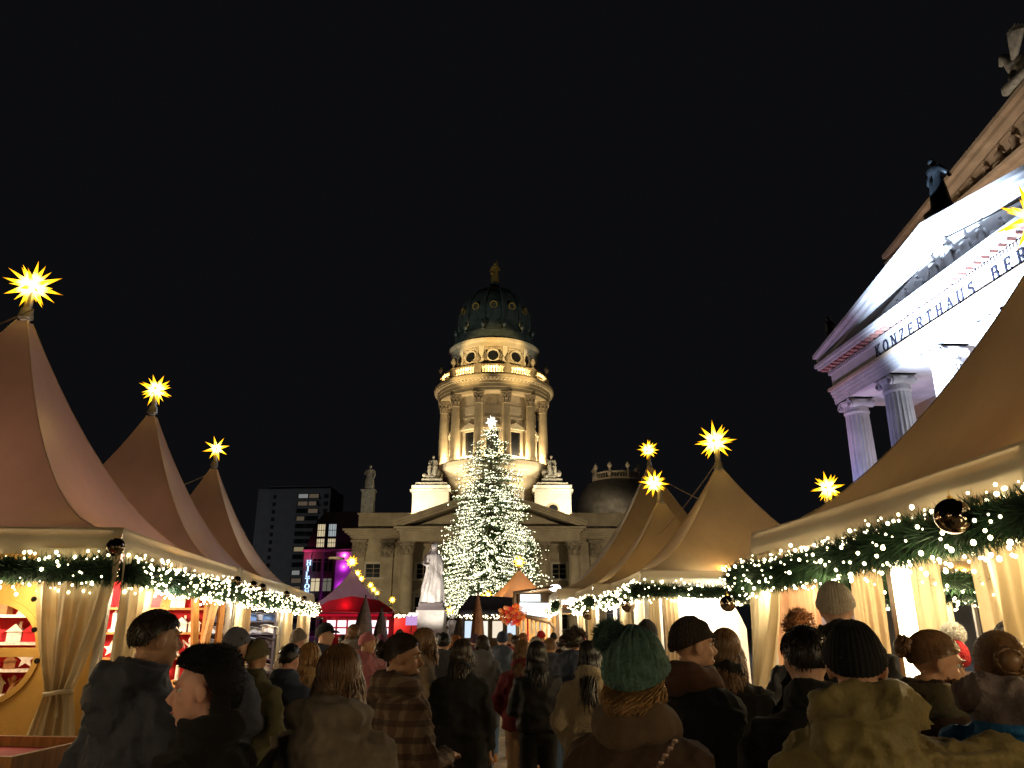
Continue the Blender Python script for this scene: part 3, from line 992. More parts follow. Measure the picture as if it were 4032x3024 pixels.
# ------------------------------------------------------------------ market tents
PVC_PINKLIT = mat('white tent fabric with pink light tint', (0.46, 0.35, 0.38), 0.42, var=0.12, scale=1.2, bump=0.35, bscale=3.5, stretch=(1, 1, .45), spec=0.35, transl=0.05, tcol=(0.5, 0.28, 0.24))  # white fabric; spill of pink floodlight is put into its base colour
PVC_CREAM = mat('cream tent fabric', (0.38, 0.33, 0.29), 0.5, var=0.14, scale=1.2, bump=0.35, bscale=3.5, stretch=(1, 1, .45), spec=0.35, transl=0.05, tcol=(0.55, 0.36, 0.16))
PVC_WARM = mat('apricot tent fabric', (0.58, 0.42, 0.3), 0.6, var=0.08, scale=1.5, transl=0.3, tcol=(0.7, 0.35, 0.15))
VALM = mat('cream valance', (0.62, 0.54, 0.40), 0.55, var=0.06, scale=3, bump=0.2, bscale=12, transl=0.18)
ALU = mat('aluminium pole', (0.5, 0.5, 0.5), 0.35, metal=0.8, var=0.1)
ROPE = mat('pale rope', (0.3, 0.27, 0.24), 0.8)
CURT = mat('cream curtain cloth', (0.66, 0.57, 0.40), 0.7, var=0.08, scale=4, bump=0.2, bscale=18, transl=0.25, tcol=(0.7, 0.55, 0.3))
CURT_D = mat('tan curtain cloth', (0.48, 0.36, 0.22), 0.75, var=0.1, scale=4, bump=0.2, bscale=18, transl=0.2)
WOOD = mat('amber stained wood', (0.36, 0.17, 0.05), 0.55, var=0.3, scale=5, bump=0.2, bscale=30, stretch=(6, 6, .6))
WOOD_W = mat('orange plywood', (0.50, 0.27, 0.06), 0.6, var=0.12, scale=3, bump=0.15, bscale=20)
REDC = mat('red cloth', (0.45, 0.012, 0.02), 0.75, var=0.2, scale=5)
NEEDLE = mat('pine needles', (0.02, 0.06, 0.022), 0.6, var=0.6, scale=30)
NEEDLE2 = mat('tree needles', (0.055, 0.12, 0.035), 0.65, var=0.5, scale=3)
CORE = mat('garland core', (0.008, 0.02, 0.009), 0.9)
BULB = emit('warm fairy light', (1.0, 0.86, 0.5), 9.0, sampled=False)
BAUB = mat('bronze mirror bauble', (0.22, 0.17, 0.12), 0.08, metal=1.0, var=0.05)


def star_mat():
    m = bpy.data.materials.new('glowing paper star')
    m.use_nodes = True
    n, L = m.node_tree.nodes, m.node_tree.links
    n.remove(n['Principled BSDF'])
    tc = n.new('ShaderNodeTexCoord')
    ln = n.new('ShaderNodeVectorMath'); ln.operation = 'LENGTH'
    L.new(tc.outputs['Object'], ln.inputs[0])
    cr = n.new('ShaderNodeValToRGB')
    e = cr.color_ramp.elements
    e[0].position, e[0].color = 0.22, (1.0, 0.75, 0.28, 1)
    e[1].position, e[1].color = 1.0, (1.0, 0.36, 0.005, 1)
    k = cr.color_ramp.elements.new(0.55); k.color = (1.0, 0.52, 0.01, 1)
    st = n.new('ShaderNodeMapRange')
    st.inputs['From Min'].default_value, st.inputs['From Max'].default_value = 0.25, 0.95
    st.inputs['To Min'].default_value, st.inputs['To Max'].default_value = 6.0, 0.75
    L.new(ln.outputs['Value'], cr.inputs['Fac'])
    L.new(ln.outputs['Value'], st.inputs['Value'])
    em = n.new('ShaderNodeEmission')
    L.new(cr.outputs[0], em.inputs['Color'])
    L.new(st.outputs[0], em.inputs['Strength'])
    L.new(em.outputs[0], n['Material Output'].inputs['Surface'])
    m.cycles.emission_sampling = 'NONE'
    return m


STARM = star_mat()


def star_mesh(seed=0):
    """a 26 pointed paper star: pyramids over every face of a rounded cube, unit radius"""
    rr = random.Random(seed)
    b = MB()
    dirs = []
    for x in (-1, 0, 1):
        for y in (-1, 0, 1):
            for z in (-1, 0, 1):
                if (x, y, z) != (0, 0, 0):
                    dirs.append(Vector((x, y, z)).normalized())
    for d in dirs:
        nz = sum(1 for q in d if abs(q) > .01)
        ln = {1: 1.0, 2: .95, 3: .8}[nz] * rr.uniform(.92, 1.04)
        a = d.cross(Vector((.3, .5, .81))).normalized()
        c = d.cross(a)
        r0 = .118 if nz < 3 else .085
        k = 4 if nz < 3 else 3
        vs = [tuple(d * .24 + (a * math.cos(2 * math.pi * i / k) + c * math.sin(2 * math.pi * i / k)) * r0) for i in range(k)] + [tuple(d * ln)]
        b.add(vs, [(i, (i + 1) % k, k) for i in range(k)])
    b.ball((0, 0, 0), .24, 10, 6)
    return b.mesh('star_lantern')


STARS = []
for s in range(4):
    me = star_mesh(s)
    me.materials.append(STARM)
    STARS.append(me)
star_n = [0]


def star(loc, r, label, power=None, tilt=None, mast=0.0):
    rr = random.Random(star_n[0] * 7 + 1)
    o = bpy.data.objects.new('star_lantern', STARS[star_n[0] % 4])
    star_n[0] += 1
    C.objects.link(o)
    o.location = loc
    o.scale = (r, r, r)
    o.rotation_euler = tilt or (rr.uniform(-.35, .35), rr.uniform(-.3, .3), rr.uniform(-.6, .6))
    tag(o, label, 'star lantern', 'lit paper stars')
    if mast:
        p = MB().tube([(0, 0, -mast / r), (0, 0, -.2)], .03 / r, 6).build('mast', ALU, o)
        o.rotation_euler = (0, 0, rr.uniform(0, 3))
    if power:
        lamp('star_bulb', 'POINT', (loc[0], loc[1], loc[2]), power, (1.0, 0.62, 0.18), r * 1.05)
    return o


def tent(loc, size, rz, ze, za, fabric, label, k=1.9, vh=.25, poles=True, sag=.10, n=18, group=None, lit=None, litcol=(1, .74, .4), cat='tent', sides=True):
    t = empty('pagoda_tent', loc, rz, label, cat, group or 'pagoda market tents')
    h = size / 2
    H = za - ze
    r0 = .07 / h

    def prof(s):
        return ze + H * (1 - s) ** k * (1 - .0 * s)
    b = MB()
    for side in range(4):
        ang = side * math.pi / 2
        dx, dy = math.cos(ang), math.sin(ang)
        tx, ty = -dy, dx

        def fn(u, v):
            s = 1 + (r0 - 1) * v ** .75
            uu = u * 2 - 1
            inb = 1 - .045 * (1 - uu * uu) * (1 - abs(2 * s - 1)) * 2
            z = prof(s) - sag * (1 - uu * uu) * s * (1 - s) * 2.2
            return (h * s * (dx * inb + tx * uu), h * s * (dy * inb + ty * uu), z)
        b.grid(fn, 14, n)
    me_o = b.build('roof', fabric, t, True)
    bm = bmesh.new(); bm.from_mesh(me_o.data)
    bmesh.ops.remove_doubles(bm, verts=bm.verts, dist=.002)
    for e in bm.edges:
        if len(e.link_faces) == 2 and e.calc_face_angle(0) > R(25):
            e.smooth = False
    bm.to_mesh(me_o.data); bm.free()
    for side in range(4):
        ang = side * math.pi / 2 + math.pi / 4
        pts = []
        for i in range(13):
            s = 1 + (r0 - 1) * (i / 12) ** .75
            pts.append((h * math.sqrt(2) * s * math.cos(ang), h * math.sqrt(2) * s * math.sin(ang), prof(s) + .006))
        MB().tube(pts, .006, 5).build('ridge_piping', VALM, t, True)
    rr = random.Random(int(loc[0] * 31 + loc[1] * 17))
    for side in range(4):
        ang = side * math.pi / 2
        dx, dy = math.cos(ang), math.sin(ang)
        tx, ty = -dy, dx
        ph = rr.uniform(0, 6)

        def fv(u, v):
            uu = u * 2 - 1
            off = h + .02 + .012 * math.sin(u * 26 + ph) * v + .025 * v
            z = ze + .03 - v * vh - (.02 * (1 - uu * uu))
            if v < .01:
                off = h + .005
            return (dx * off + tx * uu * (h + .02), dy * off + ty * uu * (h + .02), z)
        MB().grid(fv, 28, 3).build('valance', VALM, t, True)
    if poles:
        for sx in (-1, 1):
            for sy in (-1, 1):
                MB().box((sx * (h - .06), sy * (h - .06), ze / 2), (.07, .07, ze)).build('pole', ALU, t)
        for side in range(4):
            ang = side * math.pi / 2
            MB().box((math.cos(ang) * (h - .06), math.sin(ang) * (h - .06), ze - .1), (.05, size - .2, .09), rz=ang).build('eave_rail', ALU, t)
    MB().lathe([(.06, za - .15), (.05, za + .3)], n=8).lathe([(.10, za - .12), (.075, za + .02)], n=10).build('finial', ALU, t)
    if lit:
        lamp('tent_lamp', 'POINT', (loc[0], loc[1], ze - .05), lit, litcol, .18)
        ca, sa = math.cos(rz), math.sin(rz)
        for (lx, ly) in ((-.25, -.8), (.8, -.35)):
            lamp('roof_lamp', 'POINT', (loc[0] + h * (lx * ca - ly * sa), loc[1] + h * (lx * sa + ly * ca), ze + H * .2 ** k - .07), 55, (1, .5, .1), .05)
    return t


def garland(pts, rad, per_m, bulbs_m, br, label, group='lit pine garlands', seed=0, needle_w=.006, light=0.0, lcol=(1, .8, .48), nl=None):
    """a swag of fir twigs along pts, set with fairy lights"""
    rr = random.Random(seed)
    pts = [Vector(p) for p in pts]
    segs, total = [], 0.0
    for a, b_ in zip(pts, pts[1:]):
        segs.append((total, a, b_, (b_ - a).length))
        total += (b_ - a).length

    def pos(s):
        for (t0, a, b_, ln) in segs:
            if s <= t0 + ln or (t0, a, b_, ln) == segs[-1]:
                return a.lerp(b_, max(0, min(1, (s - t0) / ln))), (b_ - a).normalized()
    root = empty('pine_garland', pts[0], 0, label, 'garland', group)
    o = pts[0]
    nseg = max(4, int(total / .35))
    core = []
    for i in range(nseg + 1):
        p, d = pos(total * i / nseg)
        core.append(p - o + Vector((rr.uniform(-.01, .01), rr.uniform(-.01, .01), rr.uniform(-.015, .015))))
    MB().tube(core, [rad * rr.uniform(.45, .6) for _ in core], 8).build('stem', CORE, root, True)
    vs, fs = [], []
    n = int(total * per_m)
    for i in range(n):
        s = rr.uniform(-.03, total + .03)
        p, d = pos(max(0, min(total, s)))
        p = p + d * (s - max(0, min(total, s)))
        a = d.cross(Vector((0, 0, 1))).normalized()
        c = a.cross(d)
        th_ = rr.uniform(0, 6.2832)
        rad_v = a * math.cos(th_) + c * math.sin(th_)
        wob = 1 + .22 * math.sin(s * 5.1 + seed) * math.sin(s * 2.3 + 1) + .12 * math.sin(s * 11 + th_ * 2)
        st = p - o + rad_v * rad * rr.uniform(.25, .6)
        dirv = (rad_v + d * rr.uniform(-.9, .9) + Vector((0, 0, -.15))).normalized()
        tip = st + dirv * rad * rr.uniform(.35, .62) * wob
        sd = dirv.cross(Vector((rr.uniform(-1, 1), rr.uniform(-1, 1), rr.uniform(-1, 1)))).normalized() * needle_w * rr.uniform(.6, 1.2)
        k = len(vs)
        vs += [tuple(st + sd), tuple(st - sd), tuple(tip)]
        fs.append((k, k + 1, k + 2))
    MB().add(vs, fs).build('needles', NEEDLE, root, kind='stuff')
    b = MB()
    for i in range(int(total * bulbs_m)):
        s = rr.uniform(0, total)
        p, d = pos(s)
        a = d.cross(Vector((0, 0, 1))).normalized()
        c = a.cross(d)
        th_ = rr.uniform(0, 6.2832)
        q = p - o + (a * math.cos(th_) + c * math.sin(th_)) * rad * rr.uniform(.7, 1.12) + Vector((0, 0, rr.uniform(-.03, .01)))
        b.ball(q, br * rr.choice((.5, .6, .75, .85, 1.0, 1.0, 1.2, 1.45)), 6, 4)
    b.build('fairy_lights', BULB, root, kind='stuff')
    if light:
        m = nl or max(1, int(total / 1.2))
        for i in range(m):
            p, d = pos(total * (i + .5) / m)
            lamp('garland_light', 'POINT', p + Vector((0, 0, -rad * .9)), light, lcol, rad)
    return root


def bauble(loc, r, label):
    o = MB().ball((0, 0, 0), r, 24, 16).build('bauble', BAUB, None, True)
    o.location = loc
    MB().lathe([(r * .16, r * .96), (r * .16, r * 1.12), (r * .1, r * 1.14)], n=10).build('cap', GOLD, o)
    MB().tube([(0, 0, r * 1.1), (0, 0, r * 1.5)], r * .03, 5).build('loop', GOLD, o)
    return tag(o, label, 'bauble', 'mirror baubles hung in the garlands')


def curtain(A, B, ztop, zbot, label, tie=None, tiez=1.1, tiew=.18, folds=9, amp=.035, m=None, normal=None, flare=.6, strings=True, n=70, group='tied tent curtains', seed=0):
    """cloth hung from A to B; tie = fraction along AB where it is gathered"""
    A, B = Vector((A[0], A[1], 0)), Vector((B[0], B[1], 0))
    rr = random.Random(seed + int(A.x * 10))
    d = B - A
    W = d.length
    nr = Vector((-d.y, d.x, 0)).normalized() if normal is None else Vector((*normal, 0)).normalized()
    ph = [rr.uniform(0, 6.28) for _ in range(4)]

    def fn(u, v):
        z = ztop + (zbot - ztop) * v
        f = u
        am = amp
        bow = 0
        if tie is not None:
            if z > tiez:
                t = max(0.0, (ztop - z) / (ztop - tiez))
                e = t ** 1.7
                g_ = e
            else:
                t = min(1.0, max(0.0, (tiez - z) / (tiez - zbot)))
                g_ = 1 - flare * (1 - (1 - t) ** 2.2)
            f = (u - tie) * (1 - g_ * (1 - tiew / W)) + tie
            am = amp * (1 + .9 * g_)
            bow = .05 * g_
        fold = math.sin(u * folds * 6.2832 + ph[0] + .5 * math.sin(v * 3 + ph[1])) + .45 * math.sin(u * folds * 2.3 * 6.2832 + ph[2]) + .3 * math.sin(u * folds * .6 * 6.2832 + ph[3] + v * 1.5)
        wr = .01 * noise.noise(Vector((u * 6, v * 9, seed)))
        p = A + d * f + nr * (am * fold * (.35 + .65 * min(1, v * 3)) + wr + bow)
        return (p.x - A.x, p.y - A.y, z)
    o = MB().grid(fn, n, 40).build('curtain', m or CURT, None, True)
    o.location = (A.x, A.y, 0)
    tag(o, label, 'curtain', group)
    if tie is not None and strings:
        c = d * tie + nr * .05
        pts = [(c.x + math.cos(a) * tiew * .5 * d.x / W + nr.x * math.sin(a) * .09, c.y + math.cos(a) * tiew * .5 * d.y / W + nr.y * math.sin(a) * .09, tiez + .01 * math.sin(2 * a)) for a in [i * math.pi / 8 for i in range(17)]]
        MB().tube(pts, .022, 6, caps=False).build('tie_band', m or CURT, o, True)
        MB().tube([(c.x, c.y, tiez), (c.x + nr.x * .06 + d.x / W * .05, c.y + nr.y * .06 + d.y / W * .05, tiez - .2)], [.02, .012], 6).build('tie_tail', m or CURT, o, True)
    return o


LW = (1.0, 0.76, 0.42)
# ---- left row: three 5 m tents along the street
LD = Vector((-.129, .9916, 0)); LV = Vector((-.9916, -.129, 0))
LC = Vector((-3.73, 7.2, 0))
LROT = math.atan2(LD.y, LD.x) - math.pi / 2
tl = [('large white pagoda tent tinted for pink light at the frame edge nearest on the left', 5.75),
      ('white pagoda tent tinted for pink light in the middle of the three left tents', 5.75),
      ('third white pagoda tent tinted for pink light before the hotel sign', 5.7)]
for i, (lab, za) in enumerate(tl):
    sz_ = 5.35 if i == 0 else 5.0
    c = LC + LD * (2.5 + 5.0 * i) + LV * (sz_ / 2)
    if i == 0:
        c = LC + LD * (sz_ / 2) + LV * (sz_ / 2)
    tent((c.x, c.y, 0), sz_, LROT, 2.5, za + .05, PVC_PINKLIT, lab, k=2.05, lit=(150, 110, 90)[i])
    sp = (c.x, c.y, za + .42)
    star(sp, (.40, .36, .36)[i], ['big yellow paper star on the nearest left tent', 'yellow paper star on the second left tent', 'small yellow paper star on the third left tent'][i], power=(14, 8, 6)[i])
# ---- right near tent
RC = Vector((2.46, 7.65, 0))
RROT = R(2.5)
tr_c = Vector((4.52, 5.72, 0))
tent((tr_c.x, tr_c.y, 0), 4.0, RROT, 2.5, 4.68, PVC_CREAM, 'nearest cream pagoda tent filling the right frame edge', k=1.7, lit=70)
star((tr_c.x + .03, tr_c.y, 5.02), .33, 'yellow paper star cut by the right frame edge', power=8)
# ---- right middle tents
tent((4.15, 14.75, 0), 4.0, R(0), 2.5, 4.75, PVC_CREAM, 'cream pagoda tent with broad front behind the man in the dark beanie', k=1.7, lit=110)
star((4.12, 14.75, 5.2), .46, 'large yellow paper star on the broad middle right tent', power=9)
tent((3.75, 18.85, 0), 4.0, R(1), 2.5, 4.75, PVC_CREAM, 'cream pagoda tent second in the middle right row', k=1.7, lit=90)
star((3.62, 18.85, 5.12), .42, 'yellow paper star lowest of the three middle right stars', power=7)
tent((4.55, 24.3, 0), 6.6, R(0), 2.6, 6.8, PVC_CREAM, 'tall cream pagoda tent at the back of the middle right row', k=1.75, lit=120)
star((4.55, 24.3, 7.25), .40, 'yellow paper star topmost behind the middle right tents', power=7)
tent((7.75, 18.3, 0), 4.0, R(3), 2.5, 4.45, PVC_CREAM, 'pagoda tent behind the near right tent with only its tip showing', k=1.7, lit=60)
star((7.72, 18.1, 4.86), .44, 'yellow paper star peeking over the near right tent roof', power=6)
# a second line of tents right of the near one, seen through it
tent((8.3, 14.8, 0), 4.0, R(0), 2.5, 4.4, PVC_CREAM, 'pagoda tent seen through the near right tent', k=1.7, lit=120)

# ---- far left: the magenta lit tent and the tents behind it
pt = at(1390, 2240, 50)
tent((pt.x, 50, 0), 4.8, R(8), 2.9, pt.z, PVC_PINKLIT, 'pinkish pagoda tent with red lit booth beneath it', k=1.6, lit=None)
star((pt.x - .1, 50, pt.z + .45), .52, 'yellow paper star on the pinkish tent left of the church', power=10)
for i, (px, py, Y, za, ln) in enumerate(((1408, 2257, 62, None, 'first'), (1422, 2279, 66, None, 'second'), (1459, 2304, 74, None, 'third'), (1471, 2322, 80, None, 'fourth'), (1485, 2335, 86, None, 'fifth'), (1545, 2362, 72, None, 'last'))):
    p = at(px, py, Y)
    if ln in ('third', 'last', 'first'):
        tent((p.x - .2, Y, 0), 4.6, R(5), 2.5, p.z - .55, PVC_CREAM if ln != 'first' else PVC_PINKLIT, {'first': 'far pagoda tent hidden behind the pinkish tent', 'third': 'far cream pagoda tent with a steep slope behind the closed parasols', 'last': 'small far cream pagoda tent left of the statue'}[ln], k=1.6, lit=60)
        star(p, .42, ln + ' yellow star in the descending far left chain')
    else:
        star(p, .42, ln + ' yellow star in the descending far left chain', mast=p.z)
# ---- centre: small glowing tent before the big tree
p = at(2038, 2240, 46)
tent((p.x + .1, 46, 0), 5.6, R(18), 2.6, p.z, PVC_WARM, 'small apricot pagoda tent glowing before the big lit fir', k=1.8, lit=260, litcol=(1, .74, .45))
star((p.x + .1, 46, p.z + .4), .48, 'yellow paper star in front of the big lit fir', power=8)
for (px, py, lab) in ((1902, 2353, 'lower of two yellow stars beside the brown parasol'), (1922, 2342, 'upper of two yellow stars beside the brown parasol'), (1772, 2404, 'lone small yellow star at the foot of the fir')):
    p = at(px, py, 40)
    star(p, .3, lab, mast=p.z)

# ---- guy ropes between tent tips
def rope(a, b_, label, sagz=.12):
    a, b_ = Vector(a), Vector(b_)
    pts = [a.lerp(b_, i / 8) - Vector((0, 0, 4 * sagz * (i / 8) * (1 - i / 8))) - a for i in range(9)]
    o = MB().tube(pts, .012, 5).build('guy_rope', ROPE, None)
    o.location = a
    return tag(o, label, 'rope', 'thin ropes at the tent tips')


rope((4.1, 14.75, 4.75), (3.4, 19.6, 3.55), 'thin rope slanting down leftwards from the broad tent tip')
rope((4.6, 24.3, 6.5), (4.9, 16.0, 3.9), 'thin rope slanting down rightwards from the tall back tent tip')
a0 = LC + LD * 2.5 + LV * 2.5
rope((a0.x, a0.y, 5.75), (a0.x - 2.6, a0.y - .3, 4.6), 'thin rope slanting down from the nearest left tent tip')
a1 = LC + LD * 12.5 + LV * 2.5
rope((a1.x, a1.y, 5.5), (a1.x - 1.5, a1.y - 1.8, 4.4), 'thin rope slanting down from the third left tent tip')

# ---- garlands
def lp(s, o=.1, z=2.12):
    p = LC + LD * s - LV * o
    return (p.x, p.y, z)


def fp(s, o=.1, z=2.12):      # along the near face of the first left tent
    p = LC + LV * s - LD * o
    return (p.x, p.y, z)


garland([fp(4.5), fp(2.2), fp(0)], .175, 2200, 95, .012, 'pine garland along the front eave of the nearest left tent', seed=1, light=26.0)
garland([lp(0), lp(2.5, .12, 2.1), lp(5, .1, 2.14)], .175, 2000, 95, .012, 'pine garland along the street eave of the nearest left tent', seed=2, light=18.0)
garland([lp(5), lp(7.5, .12, 2.1), lp(10, .1, 2.14)], .175, 1600, 75, .0125, 'pine garland along the street eave of the second left tent', seed=3, light=18.0)
garland([lp(10), lp(12.5, .12, 2.08), lp(15, .1, 2.1)], .175, 1600, 60, .0135, 'pine garland along the street eave of the third left tent', seed=4, light=18.0)
cR, sR = math.cos(RROT), math.sin(RROT)


def rp(x, y, z=2.1):
    return (tr_c.x + x * cR - y * sR, tr_c.y + x * sR + y * cR, z)


garland([rp(-2.12, 2.3, 2.1), rp(-2.12, 1.0, 2.07), rp(-2.12, -.4, 2.12), rp(-2.12, -2.1, 2.14)], .18, 3600, 85, .0105, 'thick pine garland along the street eave of the near right tent', seed=5, needle_w=.004, light=18.0)
garland([rp(-2.1, 2.12, 2.1), rp(0, 2.12, 2.06), rp(2.1, 2.12, 2.1)], .15, 1200, 38, .014, 'pine garland on the far eave of the near right tent', seed=6, light=18.0)
garland([(2.05, 12.65, 2.2), (4.0, 12.62, 2.16), (6.2, 12.65, 2.2)], .17, 1500, 60, .0135, 'pine garland along the front of the broad middle right tent', seed=7, light=18.0)
garland([(2.05, 12.65, 2.2), (2.03, 14.8, 2.14), (1.95, 16.8, 2.16)], .17, 1200, 50, .017, 'pine garland along the street side of the broad middle right tent', seed=8, light=18.0)
garland([(1.7, 16.9, 2.16), (1.68, 18.9, 2.1), (1.65, 20.9, 2.14)], .17, 1300, 38, .017, 'pine garland on the second tent in the middle right row', seed=9, light=18.0)
garland([(1.2, 21.0, 2.2), (1.2, 24, 2.12), (1.2, 27.5, 2.2)], .17, 1200, 32, .018, 'farthest pine garland in the middle right row', seed=10, light=18.0)
garland([(6.3, 12.62, 2.16), (8.3, 12.6, 2.1), (10.3, 12.62, 2.16)], .17, 1200, 50, .018, 'pine garland seen through the near right tent', seed=11, light=18.0)
garland([(2.9, 10.4, 2.05), (4.6, 10.5, 1.98), (6.9, 10.6, 2.05)], .15, 1200, 46, .016, 'lower pine garland strung behind the near right tent', seed=12, light=18.0)

# ---- baubles
p = LC - LV * .02 - LD * .14
bauble((p.x, p.y, 2.33), .085, 'dark mirror bauble at the corner of the nearest left tent')
q = rp(-2.3, -1.72)
bauble((q[0], q[1], 2.17), .093, 'big mirror bauble in the thick garland of the near right tent')
q = rp(-2.22, 2.3)
bauble((q[0], q[1], 1.85), .08, 'mirror bauble hanging below the corner of the near right tent')
bauble((3.62, 12.42, 2.27), .14, 'mirror bauble above the front garland of the broad middle right tent')
bauble((2.0, 13.4, 1.98), .12, 'mirror bauble at the street side of the broad middle right tent')
bauble((1.72, 17.6, 1.9), .13, 'mirror bauble under the garland of the second middle right tent')
for i, s in enumerate((4.2, 5.4, 6.2, 8.9, 11.6)):
    bauble(lp(s, .2, 2.27), .075, '%s mirror bauble along the left street garland counted from the near corner' % ('first', 'second', 'third', 'fourth', 'fifth')[i])
# ------------------------------------------------------------------ left tents: curtains, walls, goods
cA = LC + LV * .66 - LD * .09
cB = LC - LV * .06 - LD * .09
curtain((cA.x, cA.y), (cB.x, cB.y), 2.32, .02, 'cream curtain with eyelets tied at the corner of the nearest left tent', tie=.56, tiez=1.08, tiew=.2, folds=4, amp=.03, normal=(-LD.x, -LD.y), seed=1)
cur = bpy.context.scene.objects[-1] if False else None
eye = mat('dull eyelet', (.05, .04, .03), .5, metal=.6)
cA2 = LC - LV * .09 - LD * .06
cB2 = LC - LV * .09 + LD * .95
curtain((cA2.x, cA2.y), (cB2.x, cB2.y), 2.32, .02, 'narrow cream curtain around the street corner of the nearest left tent', tie=.02, tiez=1.08, tiew=.2, folds=4, amp=.025, normal=(-LV.x, -LV.y), seed=2)
for o in [o for o in C.objects if o.name.startswith('curtain') and 'eyelets' in o.get('label', '')]:
    dd = (cB - cA)
    for k, zz in enumerate((2.12, 1.86, 1.6, 1.34)):
        t = ((2.32 - zz) / (2.32 - 1.08)) ** 1.7
        f = (0.03 - .56) * (1 - t * (1 - .2 / dd.length)) + .56
        q = dd * f - LD * (.075 + .05 * t)
        e = MB().lathe([(.024, -.004), (.024, .004), (.012, .006)], n=12).build('eyelet', eye, o)
        e.location = (q.x, q.y, zz)
        e.rotation_euler = (R(90), 0, LROT)
# wooden wall with a round window, on the near face
wl = empty('wooden_wall', LC + LD * .22 + LV * .1, LROT, 'amber plywood stall wall with a round cross-barred window', 'stall wall')
# local: x to the right is -LV, so the wall runs to negative x
WCX, WCZ, WR = -.99, 1.4, .45
b = MB()
N = 48
outer, inner = [], []
x0, x1, z0, z1 = -4.6, 0.0, .62, 2.45
for k in range(N):
    a = 2 * math.pi * k / N
    ca, sa = math.cos(a), math.sin(a)
    inner.append((WCX + WR * ca, WCZ + WR * sa))
    tx = ((x1 - WCX) / ca if ca > 0 else (x0 - WCX) / ca) if abs(ca) > 1e-6 else 1e9
    tz = ((z1 - WCZ) / sa if sa > 0 else (z0 - WCZ) / sa) if abs(sa) > 1e-6 else 1e9
    t = min(tx, tz)
    outer.append((WCX + t * ca, WCZ + t * sa))
vs, fs = [], []
for k in range(N):
    for (x, z) in (inner[k], outer[k]):
        vs += [(x, 0, z), (x, .03, z)]
for k in range(N):
    a, c2 = k * 4, ((k + 1) % N) * 4
    fs += [(a, a + 2, c2 + 2, c2), (a + 1, c2 + 1, c2 + 3, a + 3), (a, c2, c2 + 1, a + 1)]
b.add(vs, fs)
b.build('panel', WOOD_W, wl)
for k in range(11):
    MB().box((-4.4 + k * .42, -.012, .33), (.40, .05, .6)).build('plank', WOOD_W, wl)
wf = MB()
vs, fs = [], []
for k in range(N):
    a = 2 * math.pi * k / N
    for rad, yy in ((WR - .02, .03), (WR - .02, -.02), (WR + .03, -.02), (WR + .03, .0)):
        vs.append((WCX + rad * math.cos(a), yy, WCZ + rad * math.sin(a)))
for k in range(N):
    for j in range(3):
        fs.append((k * 4 + j, ((k + 1) % N) * 4 + j, ((k + 1) % N) * 4 + j + 1, k * 4 + j + 1))
wdw = wf.add(vs, fs).build('round_window', WOOD_W, wl)
MB().span(WCX - .06, WCX + .02, -.015, .028, WCZ - WR, WCZ + WR).build('crossbar', WOOD_W, wdw)
MB().span(WCX - WR, WCX + WR, -.012, .025, WCZ - .04, WCZ + .04).build('crossbar', WOOD_W, wdw)

GOODC = [mat('goods %s' % n_, c, .5, var=.25, scale=20) for n_, c in (('white', (.75, .72, .68)), ('cream', (.7, .6, .42)), ('red', (.55, .02, .03)), ('brown', (.25, .12, .05)), ('gold', (.6, .4, .12)), ('dark', (.05, .04, .05)), ('grey', (.35, .36, .4)), ('blue', (.1, .2, .42)))]


def goods_mesh(kind):
    b = MB()
    if kind == 'angel':
        b.lathe([(.05, 0), (.045, .02), (.012, .12), (.02, .13), (.026, .155), (.018, .18), (0.0, .19)], n=10)
        b.tube([(.01, .0, .1), (.07, .015, .15), (.05, .02, .08)], [.012, .016, .004], 5).tube([(-.01, .0, .1), (-.07, .015, .15), (-.05, .02, .08)], [.012, .016, .004], 5)
    elif kind == 'ball':
        b.ball((0, 0, .05), .05, 12, 8).lathe([(.012, .098), (.012, .112)], n=8)
    elif kind == 'tree':
        b.lathe([(.015, 0), (.015, .03), (.075, .03), (.04, .1), (.06, .1), (.025, .17), (.04, .17), (.0, .26)], n=9)
    elif kind == 'house':
        b.span(-.06, .06, -.04, .04, 0, .09).prism([(-.075, .09), (.075, .09), (0, .16)], (0, -.05, 0), (1, 0, 0), (0, 0, 1), (0, 1, 0), .1).span(.02, .04, -.01, .01, .12, .18)
    elif kind == 'candle':
        b.lathe([(.04, 0), (.045, .02), (.02, .03), (.02, .16), (.006, .17), (.008, .19), (0, .215)], n=9)
    elif kind == 'star':
        pts = []
        for k in range(10):
            rad = .09 if k % 2 == 0 else .038
            a = math.pi / 2 + k * math.pi / 5
            pts.append((rad * math.cos(a), rad * math.sin(a) + .09))
        b.prism(pts, (0, -.008, 0), (1, 0, 0), (0, 0, 1), (0, 1, 0), .016)
    elif kind == 'box':
        b.span(-.08, .08, -.05, .05, 0, .1).span(-.084, .084, -.054, .054, .08, .105)
    elif kind == 'cloth':
        b.grid(lambda u, v: ((u - .5) * .34, .02 * math.sin(u * 9) + .05 * math.sin(u * math.pi) * (v - .5) ** 2, (v) * .13 + .02 * math.sin(u * 5)), 10, 4)
        b.grid(lambda u, v: ((u - .5) * .34, -.12 + .14 * v, .13 + .02 * math.sin(u * 5) + .012 * math.sin(v * 9)), 10, 4)
    return b.mesh(kind)


